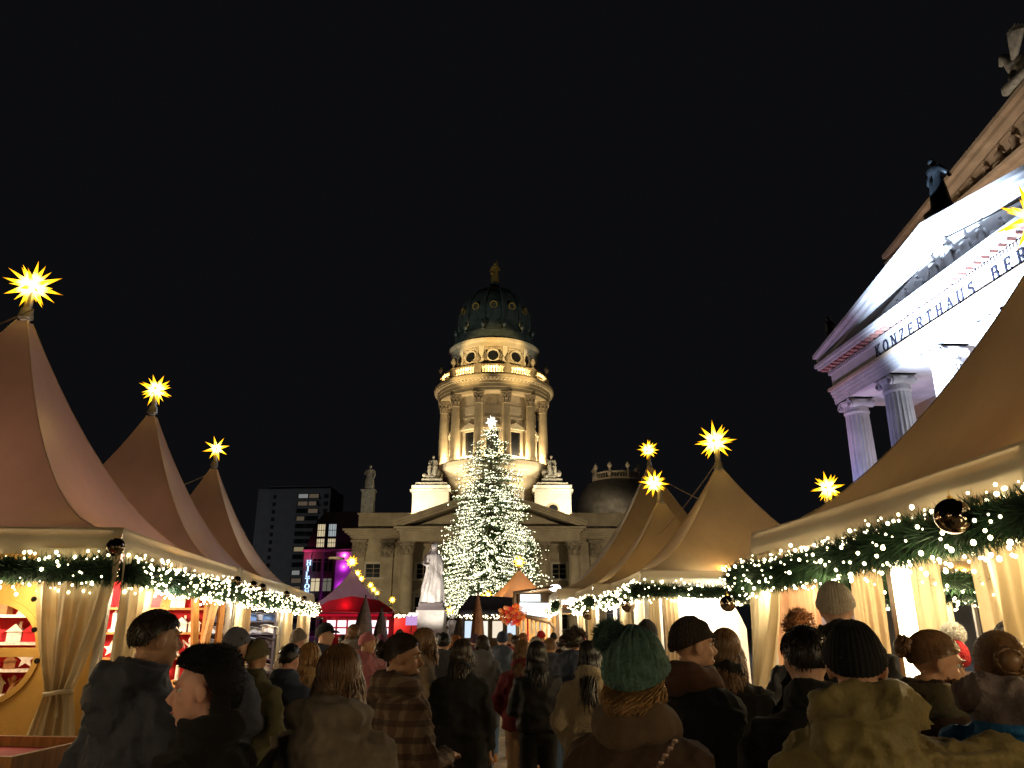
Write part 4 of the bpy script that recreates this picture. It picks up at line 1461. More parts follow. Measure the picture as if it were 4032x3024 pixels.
GMESH = {k: goods_mesh(k) for k in ('angel', 'ball', 'tree', 'house', 'candle', 'star', 'box', 'cloth')}
GNAME = {'angel': 'angel_figurine', 'ball': 'tree_ball', 'tree': 'toy_tree', 'house': 'toy_house', 'candle': 'candle', 'star': 'straw_star', 'box': 'gift_box', 'cloth': 'folded_scarf'}
GWORD = {'angel': 'angel figurine', 'ball': 'glass ball', 'tree': 'turned toy tree', 'house': 'tiny wooden house', 'candle': 'candle', 'star': 'star ornament', 'box': 'boxed gift', 'cloth': 'folded scarf'}


def good(kind, ci, loc, s, rz, where):
    o = bpy.data.objects.new(GNAME[kind], GMESH[kind])
    C.objects.link(o)
    if not GMESH[kind].materials:
        GMESH[kind].materials.append(None)
    o.material_slots[0].link = 'OBJECT'
    o.material_slots[0].material = GOODC[ci]
    o.location = loc
    o.scale = (s, s, s)
    o.rotation_euler = (0, 0, rz)
    cn = ('white', 'cream', 'red', 'brown', 'golden', 'dark', 'grey', 'blue')[ci]
    tag(o, 'small %s %s %s' % (cn, GWORD[kind], where), GWORD[kind].split()[-1], '%s %s goods %s' % (cn, kind, where))
    return o


def rack(loc, rz, width, height, shelves, label, where, kinds, cols, backm, seed, step=.16, s=1.15, shelfm=None, depth=.3, lit=None):
    """a shelf unit whose goods face local -y"""
    t = empty('display_shelf', loc, rz, label, 'shelf')
    MB().span(-width / 2, width / 2, depth - .02, depth, 0, height).build('back_panel', backm, t)
    for sx in (-1, 1):
        MB().span(sx * width / 2 - .02, sx * width / 2 + .02, 0, depth - .021, 0, height).build('side_panel', shelfm or WOOD, t)
    m = Matrix.Translation(loc) @ Matrix.Rotation(rz, 4, 'Z')
    rr = random.Random(seed)
    for k, zz in enumerate(shelves):
        MB().span(-width / 2 + .021, width / 2 - .021, .02, depth - .022, zz - .03, zz).build('shelf_board', shelfm or WOOD, t)
        x = -width / 2 + .1
        while x < width / 2 - .08:
            kd = rr.choice(kinds)
            good(kd, rr.choice(cols), m @ Vector((x, depth * .45 + rr.uniform(-.05, .05), zz + .001)), s * rr.uniform(.85, 1.25), rz + rr.uniform(-.4, .4), where)
            x += step * rr.uniform(.8, 1.5)
    if lit:
        lamp('shelf_lamp', 'POINT', m @ Vector((0, -.45, height - .05)), lit, (1, .82, .55), .12)
    return t


def ls(s, o):       # a point inside the left row: s along the street, o away from the street
    return LC + LD * s + LV * o


# first tent: red back wall, tiered shelves across
q = ls(2.6, 2.6)
rack((q.x, q.y, 0), LROT + R(90), 4.4, 2.3, (.85, 1.15, 1.45, 1.75, 2.02), 'red backed shelves crowded with ornaments inside the nearest left tent', 'on the red shelves of the nearest left tent',
     ('angel', 'ball', 'tree', 'house', 'candle', 'star'), (0, 0, 0, 1, 2, 4), REDC, 3, step=.14, s=1.3, shelfm=GOODC[1], lit=150)
q = ls(4.6, 1.4)
rack((q.x, q.y, 0), LROT, 2.2, 2.3, (.85, 1.2, 1.55, 1.9), 'red shelf crossing the far end of the nearest left tent', 'on the cross shelf of the nearest left tent',
     ('angel', 'star', 'candle', 'house'), (0, 0, 1, 2), REDC, 4, step=.2, s=1.4, shelfm=WOOD, lit=90)
# shelf right behind the round window
q = ls(1.35, 1.75)
rack((q.x, q.y, 0), LROT, 1.5, 2.1, (.95, 1.2, 1.47, 1.75), 'small shelf of ornaments behind the round window', 'on the shelf behind the round window',
     ('ball', 'angel', 'house', 'star'), (0, 1, 2, 3, 3, 4), REDC, 5, step=.13, s=1.0, shelfm=GOODC[0], lit=45)
# posts and slanted braces of the street front
for i, (s0, zz0, s1, zz1, lab) in enumerate(((1.35, 0, 1.35, 2.4, 'upright wooden post beside the corner curtain'), (1.45, 1.0, 2.35, 2.35, 'slanted wooden brace rising from the corner post'), (3.15, 2.35, 3.75, .9, 'slanted wooden brace falling towards the middle of the stall front'), (4.55, 2.3, 3.85, .9, 'slanted wooden brace rising to the second post'), (4.85, 0, 4.85, 2.4, 'upright wooden post at the end of the first stall'))):
    a, c2 = ls(s0, .12), ls(s1, .12)
    o = MB().tube([(0, 0, 0), (c2.x - a.x, c2.y - a.y, zz1 - zz0)], .055, 4).build('timber_brace' if zz0 else 'timber_post', WOOD, None)
    o.location = (a.x, a.y, zz0)
    tag(o, lab, 'timber', 'timber frame of the first left stall')
q1 = ls(1.5, .5)
ct = empty('stall_counter', (ls(3.0, .35).x, ls(3.0, .35).y, 0), LROT + R(90), 'wooden sales counter of the nearest left stall', 'counter')
MB().span(-1.5, 1.5, -.25, .25, .86, .9).build('counter_top', WOOD, ct)
for k in range(12):
    MB().span(-1.48 + k * .247, -1.48 + k * .247 + .235, -.23, -.2, 0, .858).build('board', WOOD, ct)
# red pointed cloth in the stall
o = MB().prism([(-.32, 0), (.32, 0), (.36, .5), (.2, .9), (-.2, .9), (-.36, .5)], (0, 0, 0), (1, 0, 0), (0, 0, 1), (0, 1, 0), .03).build('hanging_cloth', REDC, None)
o.location = (*ls(5.05, .75).xy, 1.25)
o.rotation_euler = (0, 0, LROT + R(20))
tag(o, 'bright red cloth hanging between the first and second left stall', 'cloth')
# small bright spot lamp at the corner post
sl = empty('spot_lamp', (*ls(1.25, -.02).xy, 2.0), LROT, 'small dazzling spot lamp below the left garland corner', 'lamp')
MB().ball((0, 0, 0), .035, 10, 6).build('bulb', emit('dazzling bulb', (1, .95, .85), 40, sampled=False), sl)
MB().lathe([(.03, .03), (.05, .05), (.05, .14), (.02, .15)], n=12).build('housing', ALU, sl)
lamp('spot_bulb', 'POINT', (*ls(1.25, -.1).xy, 1.96), 10, (1, .92, .8), .05)
# second tent: curtains and the textile stall
for (s0, s1, lab, mm, tie) in ((5.15, 6.0, 'pale backlit curtain at the start of the second left tent', CURT, None), (6.0, 6.7, 'tan curtain beside the textile stall', CURT_D, None), (9.7, 11.6, 'plain cream curtain panel after the textile stall', CURT, None), (12.6, 14.6, 'dim cream curtain at the end of the third left tent', CURT_D, None)):
    a, c2 = ls(s0, .05), ls(s1, .05)
    curtain((a.x, a.y), (c2.x, c2.y), 2.35, .03, lab, tie=tie, folds=5, amp=.03, m=mm, normal=(-LV.x, -LV.y), seed=int(s0 * 7), strings=False, n=50, group='curtains of the left row')
q = ls(9.35, 1.0)
rack((q.x, q.y, 0), LROT, 1.9, 2.35, (.75, 1.0, 1.25, 1.5, 1.75, 2.0), 'shelves of folded grey blue and white scarves in the second left tent', 'in the textile stall',
     ('cloth',), (0, 6, 7, 5, 6, 0), GOODC[5], 6, step=.24, s=1.0, shelfm=GOODC[5], lit=None)
lamp('stall_lamp', 'POINT', (*ls(8.3, .8).xy, 2.25), 70, (.8, .9, 1.0), .12)
lamp('stall_lamp', 'POINT', (*ls(5.6, .5).xy, 1.9), 46, (1, .9, .7), .12)
lamp('stall_lamp', 'POINT', (*ls(12.6, .8).xy, 2.2), 30, LW, .12)
# tray table with red lining in front of the wooden wall
tt = empty('tray_table', (-3.87, 5.75, 0), R(-6), 'wooden tray table lined with red cloth at the lower left frame corner', 'table')
MB().span(-.75, .72, -.42, .42, .74, .77).build('tray_bottom', REDC, tt)
for (x0, x1, y0, y1) in ((-.78, .76, -.46, -.42), (-.78, .76, .42, .46), (.72, .76, -.42, .42), (-.78, -.75, -.42, .42)):
    MB().span(x0, x1, y0, y1, .68, .84).build('tray_side', WOOD, tt)
for sx in (-.7, .68):
    for sy in (-.38, .38):
        MB().span(sx - .03, sx + .03, sy - .03, sy + .03, 0, .74).build('leg', WOOD, tt)

# ------------------------------------------------------------------ right near tent
def rq(x, y):
    v = rp(x, y)
    return (v[0], v[1])


nl_ = (-cR, -sR)
curtain(rq(-2.06, 2.05), rq(-2.06, 1.25), 2.3, .03, 'cream curtain hanging at the far corner of the near right tent', tie=.12, tiez=.98, tiew=.2, folds=5, amp=.03, normal=nl_, seed=8)
curtain(rq(-1.95, 2.0), rq(-1.4, 2.0), 2.3, .03, 'rose tinted curtain flap inside the corner of the near right tent', folds=3, amp=.03, m=mat('apricot curtain cloth', (.6, .35, .22), .7, var=.1, transl=.35), seed=9, strings=False)
curtain(rq(-2.0, -1.45), rq(-2.0, -2.0), 2.3, .03, 'brightly lit yellow cream curtain at the right frame edge', tie=.6, tiez=.9, tiew=.2, folds=3, amp=.03, normal=nl_, seed=10)
curtain(rq(.2, 2.0), rq(1.4, 2.0), 2.3, .03, 'cream back curtain of the near right tent', folds=8, amp=.035, seed=11, strings=False)
curtain(rq(1.5, 2.0), rq(2.0, 2.0), 2.3, .03, 'narrow back curtain of the near right tent', folds=4, amp=.035, m=CURT_D, seed=12, strings=False)
pp = rp(-1.95, -.45)
post = empty('lit_timber_post', (pp[0], pp[1], 0), RROT, 'timber post with a glaring light strip in the near right tent', 'post')
MB().span(-.05, .05, -.05, .03, 0, 2.35).build('post', WOOD, post)
MB().span(-.06, .055, -.075, -.052, .9, 2.2).build('light_strip', emit('glaring light strip', (1, .87, .55), 7.0), post)
# a red canopy panel under the roof
o = MB().grid(lambda u, v: (-1.9 + 2.4 * u, -1.2 + .9 * v, 2.28 + .05 * math.sin(u * 3)), 12, 4).build('red_pennant', REDC, None, True)
o.location = (tr_c.x, tr_c.y, 0)
tag(o, 'red cloth panel stretched under the near right tent roof', 'cloth')
lamp('tent_lamp', 'POINT', rp(-1.2, -1.7, 2.1), 90, LW, .15)
lamp('tent_lamp', 'POINT', rp(-.8, 1.2, 2.15), 60, LW, .15)
curtain(rq(-1.05, 2.0), rq(-.72, 2.0), 2.3, .03, 'narrow tan curtain left of the glaring post', folds=3, amp=.03, m=CURT_D, seed=14, strings=False, n=40)
curtain(rq(-.5, 2.0), rq(-.12, 2.0), 2.3, .03, 'narrow cream curtain right of the glaring post', folds=3, amp=.03, seed=15, strings=False, n=40)
for (x0, x1, lab, mm) in ((6.35, 7.3, 'cream front curtain of the tent seen through the near right tent', CURT), (7.8, 8.6, 'tan front curtain of the tent seen through the near right tent', CURT_D), (9.3, 10.2, 'far cream front curtain of the tent seen through the near right tent', CURT)):
    curtain((x0, 12.85), (x1, 12.85), 2.35, .03, lab, folds=5, amp=.03, m=mm, normal=(0, -1), seed=int(x0 * 5), strings=False, n=50)
lamp('stall_lamp', 'POINT', (7.5, 13.6, 2.2), 160, (1, .9, .7), .15)

# ------------------------------------------------------------------ middle right tents: lit curtains and panels
WHITEC = mat('white back cloth', (.85, .83, .78), .7, var=.04, transl=.3, tcol=(.9, .85, .75))
for (A, B, lab, mm, nrm_) in (((2.2, 12.8), (2.42, 12.8), 'narrow yellow lit curtain at the corner of the broad middle right tent', CURT, (0, -1)),
                          ((2.5, 12.85), (2.75, 12.85), 'tan curtain fold beside the white glare of the middle right tent', CURT_D, (0, -1)),
                          ((2.12, 14.0), (2.12, 15.3), 'cream street curtain of the broad middle right tent', CURT, (-1, 0)),
                          ((1.8, 17.2), (1.8, 18.4), 'cream street curtain of the second middle right tent', CURT, (-1, 0)),
                          ((1.8, 19.6), (1.8, 20.8), 'tan street curtain at the far end of the second middle right tent', CURT_D, (-1, 0))):
    curtain(A, B, 2.35, .03, lab, folds=4, amp=.03, m=mm, normal=nrm_, seed=int(A[1] * 3), strings=False, n=40, group='curtains of the middle right row')
bp = MB().grid(lambda u, v: (2.7 + 1.45 * u, 13.6 + .03 * math.sin(u * 20) + .25 * u * u, 2.35 - .75 * max(0, (u - .45) / .55) ** 2.2 - (2.3 - .75 * max(0, (u - .45) / .55) ** 2.2) * v), 40, 6).build('back_cloth', WHITEC, None, True)
tag(bp, 'dazzling white back cloth inside the broad middle right tent', 'cloth')
lamp('stall_lamp', 'POINT', (3.3, 13.15, 2.2), 110, (1, .95, .82), .15)
lamp('stall_lamp', 'POINT', (2.6, 16.0, 2.2), 130, (1, .9, .7), .15)
lamp('stall_lamp', 'POINT', (2.3, 20.0, 2.2), 130, (1, .9, .7), .15)
lamp('stall_lamp', 'POINT', (2.0, 24.5, 2.2), 150, (1, .92, .75), .15)
bp = MB().grid(lambda u, v: (2.5 + .03 * math.sin(u * 20), 12.95 + 3.2 * u, 2.3 - 2.2 * v), 40, 6).build('back_cloth', WHITEC, None, True)
tag(bp, 'white cloth along the street stall of the broad middle right tent', 'cloth')
MAUVE = mat('mauve stall wall', (.25, .2, .22), .8, var=.2)
mw = MB().span(4.2, 6.1, 13.4, 13.45, 0, 2.4).build('stall_partition', MAUVE, None)
tag(mw, 'mauve partition behind the lit twig tree', 'partition')
for k in range(4):
    MB().span(4.22, 6.08, 13.3, 13.4, .7 + k * .42, .73 + k * .42).build('shelf_board', WOOD, mw)
lamp('stall_lamp', 'POINT', (5.0, 12.95, 2.2), 14, (.95, .8, .9), .12)
# twig tree with small lights
tw = empty('twig_tree', (4.72, 12.95, 0), 0, 'bare twig tree hung with tiny leaf lights beside the near right tent', 'tree')
rr = random.Random(3)
b = MB().tube([(0, 0, 0), (.01, 0, 1.0), (0, .02, 1.55)], [.035, .025, .01], 6)
leaf = MB()
for k in range(26):
    a, z0 = rr.uniform(0, 6.28), rr.uniform(.9, 1.55)
    L_ = rr.uniform(.3, .62)
    p0 = Vector((0, 0, z0)); p1 = Vector((L_ * .5 * math.cos(a), L_ * .5 * math.sin(a), z0 + L_ * .6)); p2 = Vector((L_ * math.cos(a), L_ * math.sin(a), z0 + L_ * .45)); p3 = Vector((L_ * 1.1 * math.cos(a), L_ * 1.1 * math.sin(a), z0 - .15))
    b.tube([p0, p1, p2, p3], [.012, .009, .006, .003], 5)
    for j in range(9):
        q = p1.lerp(p2, rr.random()) if j < 4 else p2.lerp(p3, rr.random())
        leaf.octa(q + Vector((rr.uniform(-.04, .04), rr.uniform(-.04, .04), rr.uniform(-.05, .02))), rr.uniform(.009, .016))
b.build('branches', mat('pale twig', (.3, .26, .22), .8), tw)
leaf.build('leaf_lights', emit('leaf light', (1, .88, .75), 5.0, sampled=False), tw, kind='stuff')

# ------------------------------------------------------------------ centre: hut with lit boards, dark stall, parasols, red booth
DKWOOD = mat('dark hut timber', (.12, .075, .04), .7, var=.35, scale=4, stretch=(5, 5, .8))
LB = emit('white sign light', (.82, .95, 1.0), 1.6)
hx = at(2110, 2400, 26).x
hut = empty('market_hut', (hx, 26, 0), R(-4), 'dark timber hut with curved bargeboard and two white light boards', 'hut')
MB().prism([(-.75, 2.76), (.62, 2.95), (.62, 2.88), (-.75, 2.69)], (0, -.3, 0), (1, 0, 0), (0, 0, 1), (0, 1, 0), 2.6).build('roof', DKWOOD, hut)
MB().span(-.5, .16, -.32, -.26, 2.44, 2.66).build('light_board', LB, hut)
MB().prism([(-.52, 2.06), (.49, 1.9), (.49, 2.38), (-.52, 2.4)], (0, -.34, 0), (1, 0, 0), (0, 0, 1), (0, 1, 0), .06).build('light_board', LB, hut)
b = MB()
MB().span(-.56, .6, -.25, -.2, 1.9, 2.72).build('board_backing', DKWOOD, hut)
arc_ = [(-.68, -.36, 2.7), (-.7, -.36, 2.45), (-.64, -.36, 2.15), (-.45, -.36, 2.0), (0, -.36, 1.88), (.45, -.36, 1.78), (.62, -.36, 1.6), (.68, -.36, 0)]
MB().tube(arc_, [.06, .08, .08, .07, .07, .07, .07, .06], 6).build('bargeboard', DKWOOD, hut)
for xx in (-.62, .72):
    MB().span(xx - .06, xx + .06, 0, .12, 0, 2.7).build('post', DKWOOD, hut)
MB().span(-.7, .75, 1.6, 1.65, 0, 2.3).build('back_wall', mat('hut inner wall', (.6, .3, .1), .7, var=.3), hut)
MB().span(-.65, .7, -.25, .2, .8, .88).build('counter', DKWOOD, hut)
rr = random.Random(9)
for k in range(9):
    ww = rr.uniform(.05, .09)
    xx = -.55 + k * .14
    o = MB().grid(lambda u, v: (ww * (u - .5) * (1 + .3 * v), .02 * math.sin(u * 9), -v * (.55 + .1 * (k % 3))), 6, 5).build('hanging_cloth', GOODC[(1, 0, 2, 1, 0, 6, 1, 0, 4)[k]], None, True)
    o.location = (hx + xx, 26.3, 1.95)
    tag(o, '%s hanging cloth strip from the hut post in the lit hut' % ('first', 'second', 'third', 'fourth', 'fifth', 'sixth', 'seventh', 'eighth', 'ninth')[k], 'cloth', 'cloth strips in the lit hut')
lamp('hut_lamp', 'POINT', (hx, 26.6, 2.3), 70, (1, .85, .6), .12)
p = at(2110, 2325, 26)
o = MB().ball((0, 0, 0), (.2, .1, .11), 14, 8).build('flood_lamp', emit('flood lamp light', (1, .95, .85), 9.0), None, True)
o.location = at(2185, 2315, 26)
tag(o, 'glaring oval flood lamp above the white light boards', 'lamp')
MB().tube([(0, .1, 0), (-.3, .15, -.2)], .02, 6).build('bracket', DKWOOD, o)
o = MB().ball((0, 0, 0), (.3, .1, .09), 14, 8).build('flood_lamp', MATS['flood lamp light'], None, True)
o.location = at(2262, 2358, 22)
o.rotation_euler = (0, R(-25), 0)
tag(o, 'glaring slanted flood lamp on the second tent of the middle right row', 'lamp')
MB().tube([(.1, .05, .05), (.35, .1, .25)], .02, 6).build('bracket', DKWOOD, o)
# red flower ball
fb = empty('flower_bunch', at(2018, 2420, 25), 0, 'hanging bunch of red and orange flowers beside the light boards', 'flowers')
for j, (cm, nm) in enumerate((((.6, .02, .03), 'red petals'), ((.75, .16, .02), 'orange petals'), ((.75, .3, .12), 'peach petals'))):
    b = MB()
    for k in range(46):
        a, e_ = rr.uniform(0, 6.28), rr.uniform(-1.2, 1.2)
        rad = rr.uniform(.1, .3)
        c = Vector((rad * math.cos(a) * math.cos(e_) * 1.5, rad * math.sin(a) * math.cos(e_), rad * math.sin(e_) * 1.1))
        for m_ in range(5):
            t = 2 * math.pi * m_ / 5
            b.add([tuple(c), tuple(c + Vector((.07 * math.cos(t), -.03, .07 * math.sin(t)))), tuple(c + Vector((.07 * math.cos(t + 1), -.03, .07 * math.sin(t + 1))))], [(0, 1, 2)])
    b.build('blossoms', mat(nm, cm, .6, var=.3), fb, kind='stuff')
lamp('hut_lamp', 'POINT', (hx - 1.0, 24.6, 2.7), 12, (1, .85, .6), .12)
# dark canopied stall
dk = empty('dark_stall', (at(1975, 2430, 36).x, 36, 0), 0, 'stall with dark navy canopy and a string of lights under it', 'stall')
NAVY = mat('navy canopy cloth', (.035, .035, .06), .8, var=.2)
MB().prism([(-1.9, 2.35), (1.9, 2.35), (1.4, 2.85), (-1.4, 3.0)], (0, -1.2, 0), (1, 0, 0), (0, 0, 1), (0, 1, 0), 2.4).build('canopy', NAVY, dk)
MB().span(-1.92, 1.92, -1.25, -1.2, 2.15, 2.36).build('valance', NAVY, dk)
for sx in (-1.8, 1.8):
    MB().span(sx - .04, sx + .04, -1.1, -1.02, 0, 2.4).build('post', DKWOOD, dk)
b = MB()
for k in range(110):
    b.octa((rr.uniform(-1.85, 1.85), -1.3, 2.08 + rr.uniform(-.09, .07)), rr.uniform(.02, .034))
b.build('fairy_lights', BULB, dk, kind='stuff')
for k, xx in enumerate((-1.5, -.9, -.2, .5, 1.2)):
    MB().span(xx - .24, xx + .24, .9, .93, 1.15, 1.9).build('lit_panel', emit('stall panel %d' % (k % 3), ((.7, .85, 1.0), (1, .95, .8), (.95, .8, .6))[k % 3], .8), dk)
MB().span(-1.8, 1.8, .95, 1.0, 0, 2.3).build('back_wall', DKWOOD, dk)
# closed parasols
def parasol(px, ytop, Y, r, m, label):
    p = at(px, ytop, Y)
    t = empty('closed_parasol', (p.x, Y, 0), 0, label, 'parasol', 'closed parasols among the crowd')
    h = p.z
    b = MB()
    n = 16
    prof = [(.025, h - .02), (r * .3, h - .3), (r * .62, h - .75), (r * .75, h * .6), (r * .95, h * .36)]
    vs = []
    for rad, z in prof:
        for k in range(n):
            a = 2 * math.pi * k / n
            q = rad * (1 + (.32 if k % 2 else -.3) + .12 * math.sin(k * 2.4))
            vs.append((q * math.cos(a), q * math.sin(a), z))
    fs = [(i * n + k, i * n + (k + 1) % n, (i + 1) * n + (k + 1) % n, (i + 1) * n + k) for i in range(4) for k in range(n)]
    b.add(vs, fs).build('cover', m, t, True)
    MB().tube([(0, 0, 0), (0, 0, h + .08)], .03, 8).build('pole', DKWOOD, t)
    MB().lathe([(r * .55, h * .66), (r * .85, h * .655), (r * .85, h * .64), (r * .55, h * .635)], n=14).build('strap', m, t)
    MB().lathe([(.3, 0), (.3, .06), (.05, .1)], n=14).build('base', DKWOOD, t)


PAR1 = mat('grey brown parasol cloth', (.3, .22, .2), .85, var=.2, scale=6)
PAR2 = mat('brown parasol cloth', (.22, .1, .05), .85, var=.2, scale=6)
parasol(1440, 2350, 30, .3, PAR1, 'closed grey brown parasol before the pinkish tent')
parasol(1503, 2392, 34, .28, PAR1, 'shorter closed grey brown parasol right of the taller one')
parasol(1815, 2395, 38, .3, PAR1, 'closed grey parasol at the left foot of the big fir')
parasol(1882, 2335, 28, .22, PAR2, 'tall closed dark brown parasol in the centre of the crowd')
parasol(1412, 2420, 42, .25, PAR1, 'small closed parasol half hidden behind the taller grey brown one')
# red booth
rbx = at(1400, 2400, 49).x
rb = empty('red_booth', (rbx, 49.5, 0), R(6), 'red glowing booth with bright shelves under the pinkish tent', 'stall')
REDE = emit('red booth light', (1.0, .015, .05), .3)
MB().span(-2.3, 2.3, -1.9, 1.5, 2.5, 2.62).build('ceiling', REDC, rb)
MB().prism([(-2.4, 2.62), (2.4, 2.62), (1.5, 3.2), (-.2, 3.45), (-1.6, 3.15)], (0, -1.95, 0), (1, 0, 0), (0, 0, 1), (0, 1, 0), .06).build('canopy_front', REDC, rb)
MB().span(-2.3, 2.3, 1.5, 1.55, 0, 2.5).build('back_wall', REDC, rb)
MB().span(-2.3, 2.3, -2.0, -1.95, 2.25, 2.4).build('red_tube', REDE, rb)
for k in range(6):
    MB().span(-2.0 + k * .68, -2.0 + k * .68 + .55, 1.35, 1.4, 1.65, 2.05).span(-2.0 + k * .68, -2.0 + k * .68 + .55, 1.35, 1.4, 1.2, 1.55).build('lit_shelf', emit('booth shelf light', (1, .8, .85), 1.3), rb)
for k in range(7):
    MB().span(-2.06 + k * .68, -2.02 + k * .68, 1.2, 1.36, 0, 2.4).build('shelf_upright', REDC, rb)
lamp('booth_lamp', 'POINT', (rbx, 48.2, 2.35), 6, (1, .05, .1), .15)
lamp('booth_lamp', 'POINT', (rbx - .3, 47.2, 2.9), 7, (1, .05, .12), .15)
lamp('magenta_floodlight', 'SPOT', (-16, 44, 3.5), 900, (1, .55, .7), .3, (pt.x, 50, 4.5), 50)
# red toned tents behind the left row get light from this stall
rg = empty('lit_goods_stall', at(1545, 2475, 60).xy.to_3d(), 0, 'far stall front with red goods under the small cream tent', 'stall')
MB().span(-1.9, 1.9, 1.0, 1.05, 0, 2.3).build('back_wall', REDC, rg)
MB().span(-1.9, 1.9, -.3, .3, 0, .9).build('counter', DKWOOD, rg)
b = MB()
for k in range(120):
    b.octa((rr.uniform(-2.0, 2.4), -1.0, 2.45 + rr.uniform(-.12, .1)), rr.uniform(.04, .06))
b.build('fairy_lights', BULB, rg, kind='stuff')
lamp('booth_lamp', 'POINT', (rg.location.x, 60.2, 2.1), 120, (1, .55, .3), .12)

# ------------------------------------------------------------------ statue on its pedestal
MARB = mat('white marble', (.62, .58, .54), .6, var=.2, scale=1.5, bump=.3, bscale=8)
sx_ = at(1703, 2300, 55).x
st = empty('monument', (sx_, 55, 0), 0, 'white marble draped figure on a flaring pedestal before the church', 'statue')
MB().span(-1.6, 1.6, -1.6, 1.6, 0, .5).span(-1.25, 1.25, -1.25, 1.25, .5, .9).build('step', MARB, st)
b = MB()
for (z0, h0, z1, h1) in ((.9, .82, 2.75, 1.0),):
    vs = [(-h0, -h0, z0), (h0, -h0, z0), (h0, h0, z0), (-h0, h0, z0), (-h1, -h1, z1), (h1, -h1, z1), (h1, h1, z1), (-h1, h1, z1)]
    b.add(vs, [(3, 2, 1, 0), (4, 5, 6, 7), (0, 1, 5, 4), (1, 2, 6, 5), (2, 3, 7, 6), (3, 0, 4, 7)])
b.build('pedestal', MARB, st)
MB().span(-.95, .95, -.95, .95, 2.75, 2.95).span(-.85, .85, -.85, .85, 2.954, 3.25).build('plinth', mat('dark stone plinth', (.12, .1, .1), .7), st)
H_ = 4.15
def drape(u, v):
    a = u * 6.2832
    z = v
    base = [(.0, .86), (.15, .8), (.35, .7), (.5, .56), (.62, .5), (.72, .52), (.80, .5), (.86, .27), (1.01, .05)]
    for (z0, r0), (z1, r1) in zip(base, base[1:]):
        if z <= z1:
            rad = r0 + (r1 - r0) * (z - z0) / (z1 - z0)
            break
    fold = (.055 * math.sin(a * 7 + 3 * v) + .035 * math.sin(a * 13 - 5 * v)) * (1.0 if v < .7 else .35)
    # a swag of cloak falling across the front
    sw = .1 * max(0, math.sin((v * 7 + math.cos(a) * 1.2) * 2.2)) * (1 if v < .65 else 0) * max(0, -math.sin(a))
    q = rad + fold + sw
    return (q * math.cos(a) + .04 * math.sin(v * 4), q * .85 * math.sin(a), 3.25 + v * H_)
MB().grid(lambda u, v: drape(u, v * .9), 96, 60, True).build('draped_body', MARB, st, True)
b = MB().ball((.03, -.04, 3.25 + H_ * .945), (.2, .23, .27), 18, 12).ball((.03, -.26, 3.25 + H_ * .93), (.04, .06, .07), 8, 6).ball((.05, .05, 3.25 + H_ * .965), (.24, .24, .24), 14, 10).tube([(0, 0, 3.25 + H_ * .85), (.02, -.01, 3.25 + H_ * .92)], .12, 10)
b.build('head', MARB, st, True)
b = MB().tube([(-.45, 0, 3.25 + H_ * .79), (-.62, -.12, 3.25 + H_ * .64), (-.3, -.4, 3.25 + H_ * .62), (-.2, -.46, 3.25 + H_ * .63)], [.15, .13, .1, .08], 10)
b.tube([(.46, 0, 3.25 + H_ * .79), (.62, -.05, 3.25 + H_ * .62), (.66, -.3, 3.25 + H_ * .48)], [.15, .13, .09], 10)
b.build('arm', MARB, st, True)
b = MB()
rough_figure(b, (1.55, -.4, .5), 2.0, seed=51, seated=True)
b.tube([(1.3, -.7, 1.2), (2.0, -.9, 1.35), (2.3, -.8, 1.0)], [.22, .2, .1], 8)
b.build('seated_figure', MARB, st, True)
lamp('monument_floodlight', 'SPOT', (sx_ + 1.5, 49.0, 1.4), 1500, (1, .9, .78), .15, (sx_, 55, 5.0), 60)
lamp('monument_floodlight', 'SPOT', (sx_ - 2.2, 51.5, 2.9), 500, (1, .9, .8), .15, (sx_, 55, 5.2), 70)
# sign beside the monument
sg = empty('lilac_sign', (at(1620, 2440, 52).x, 52, 0), 0, 'small lilac lit sign board left of the monument', 'sign')
MB().span(-.38, .38, 0, .05, 1.75, 2.35).build('panel', emit('lilac sign light', (.6, .35, .7), .8), sg)
MB().span(-.2, .42, -.01, .06, 2.4, 2.55).build('panel', emit('pale sign light', (1, .95, .85), 1.5), sg)
MB().span(-.03, .03, 0, .06, 0, 1.75).build('post', DKWOOD, sg)

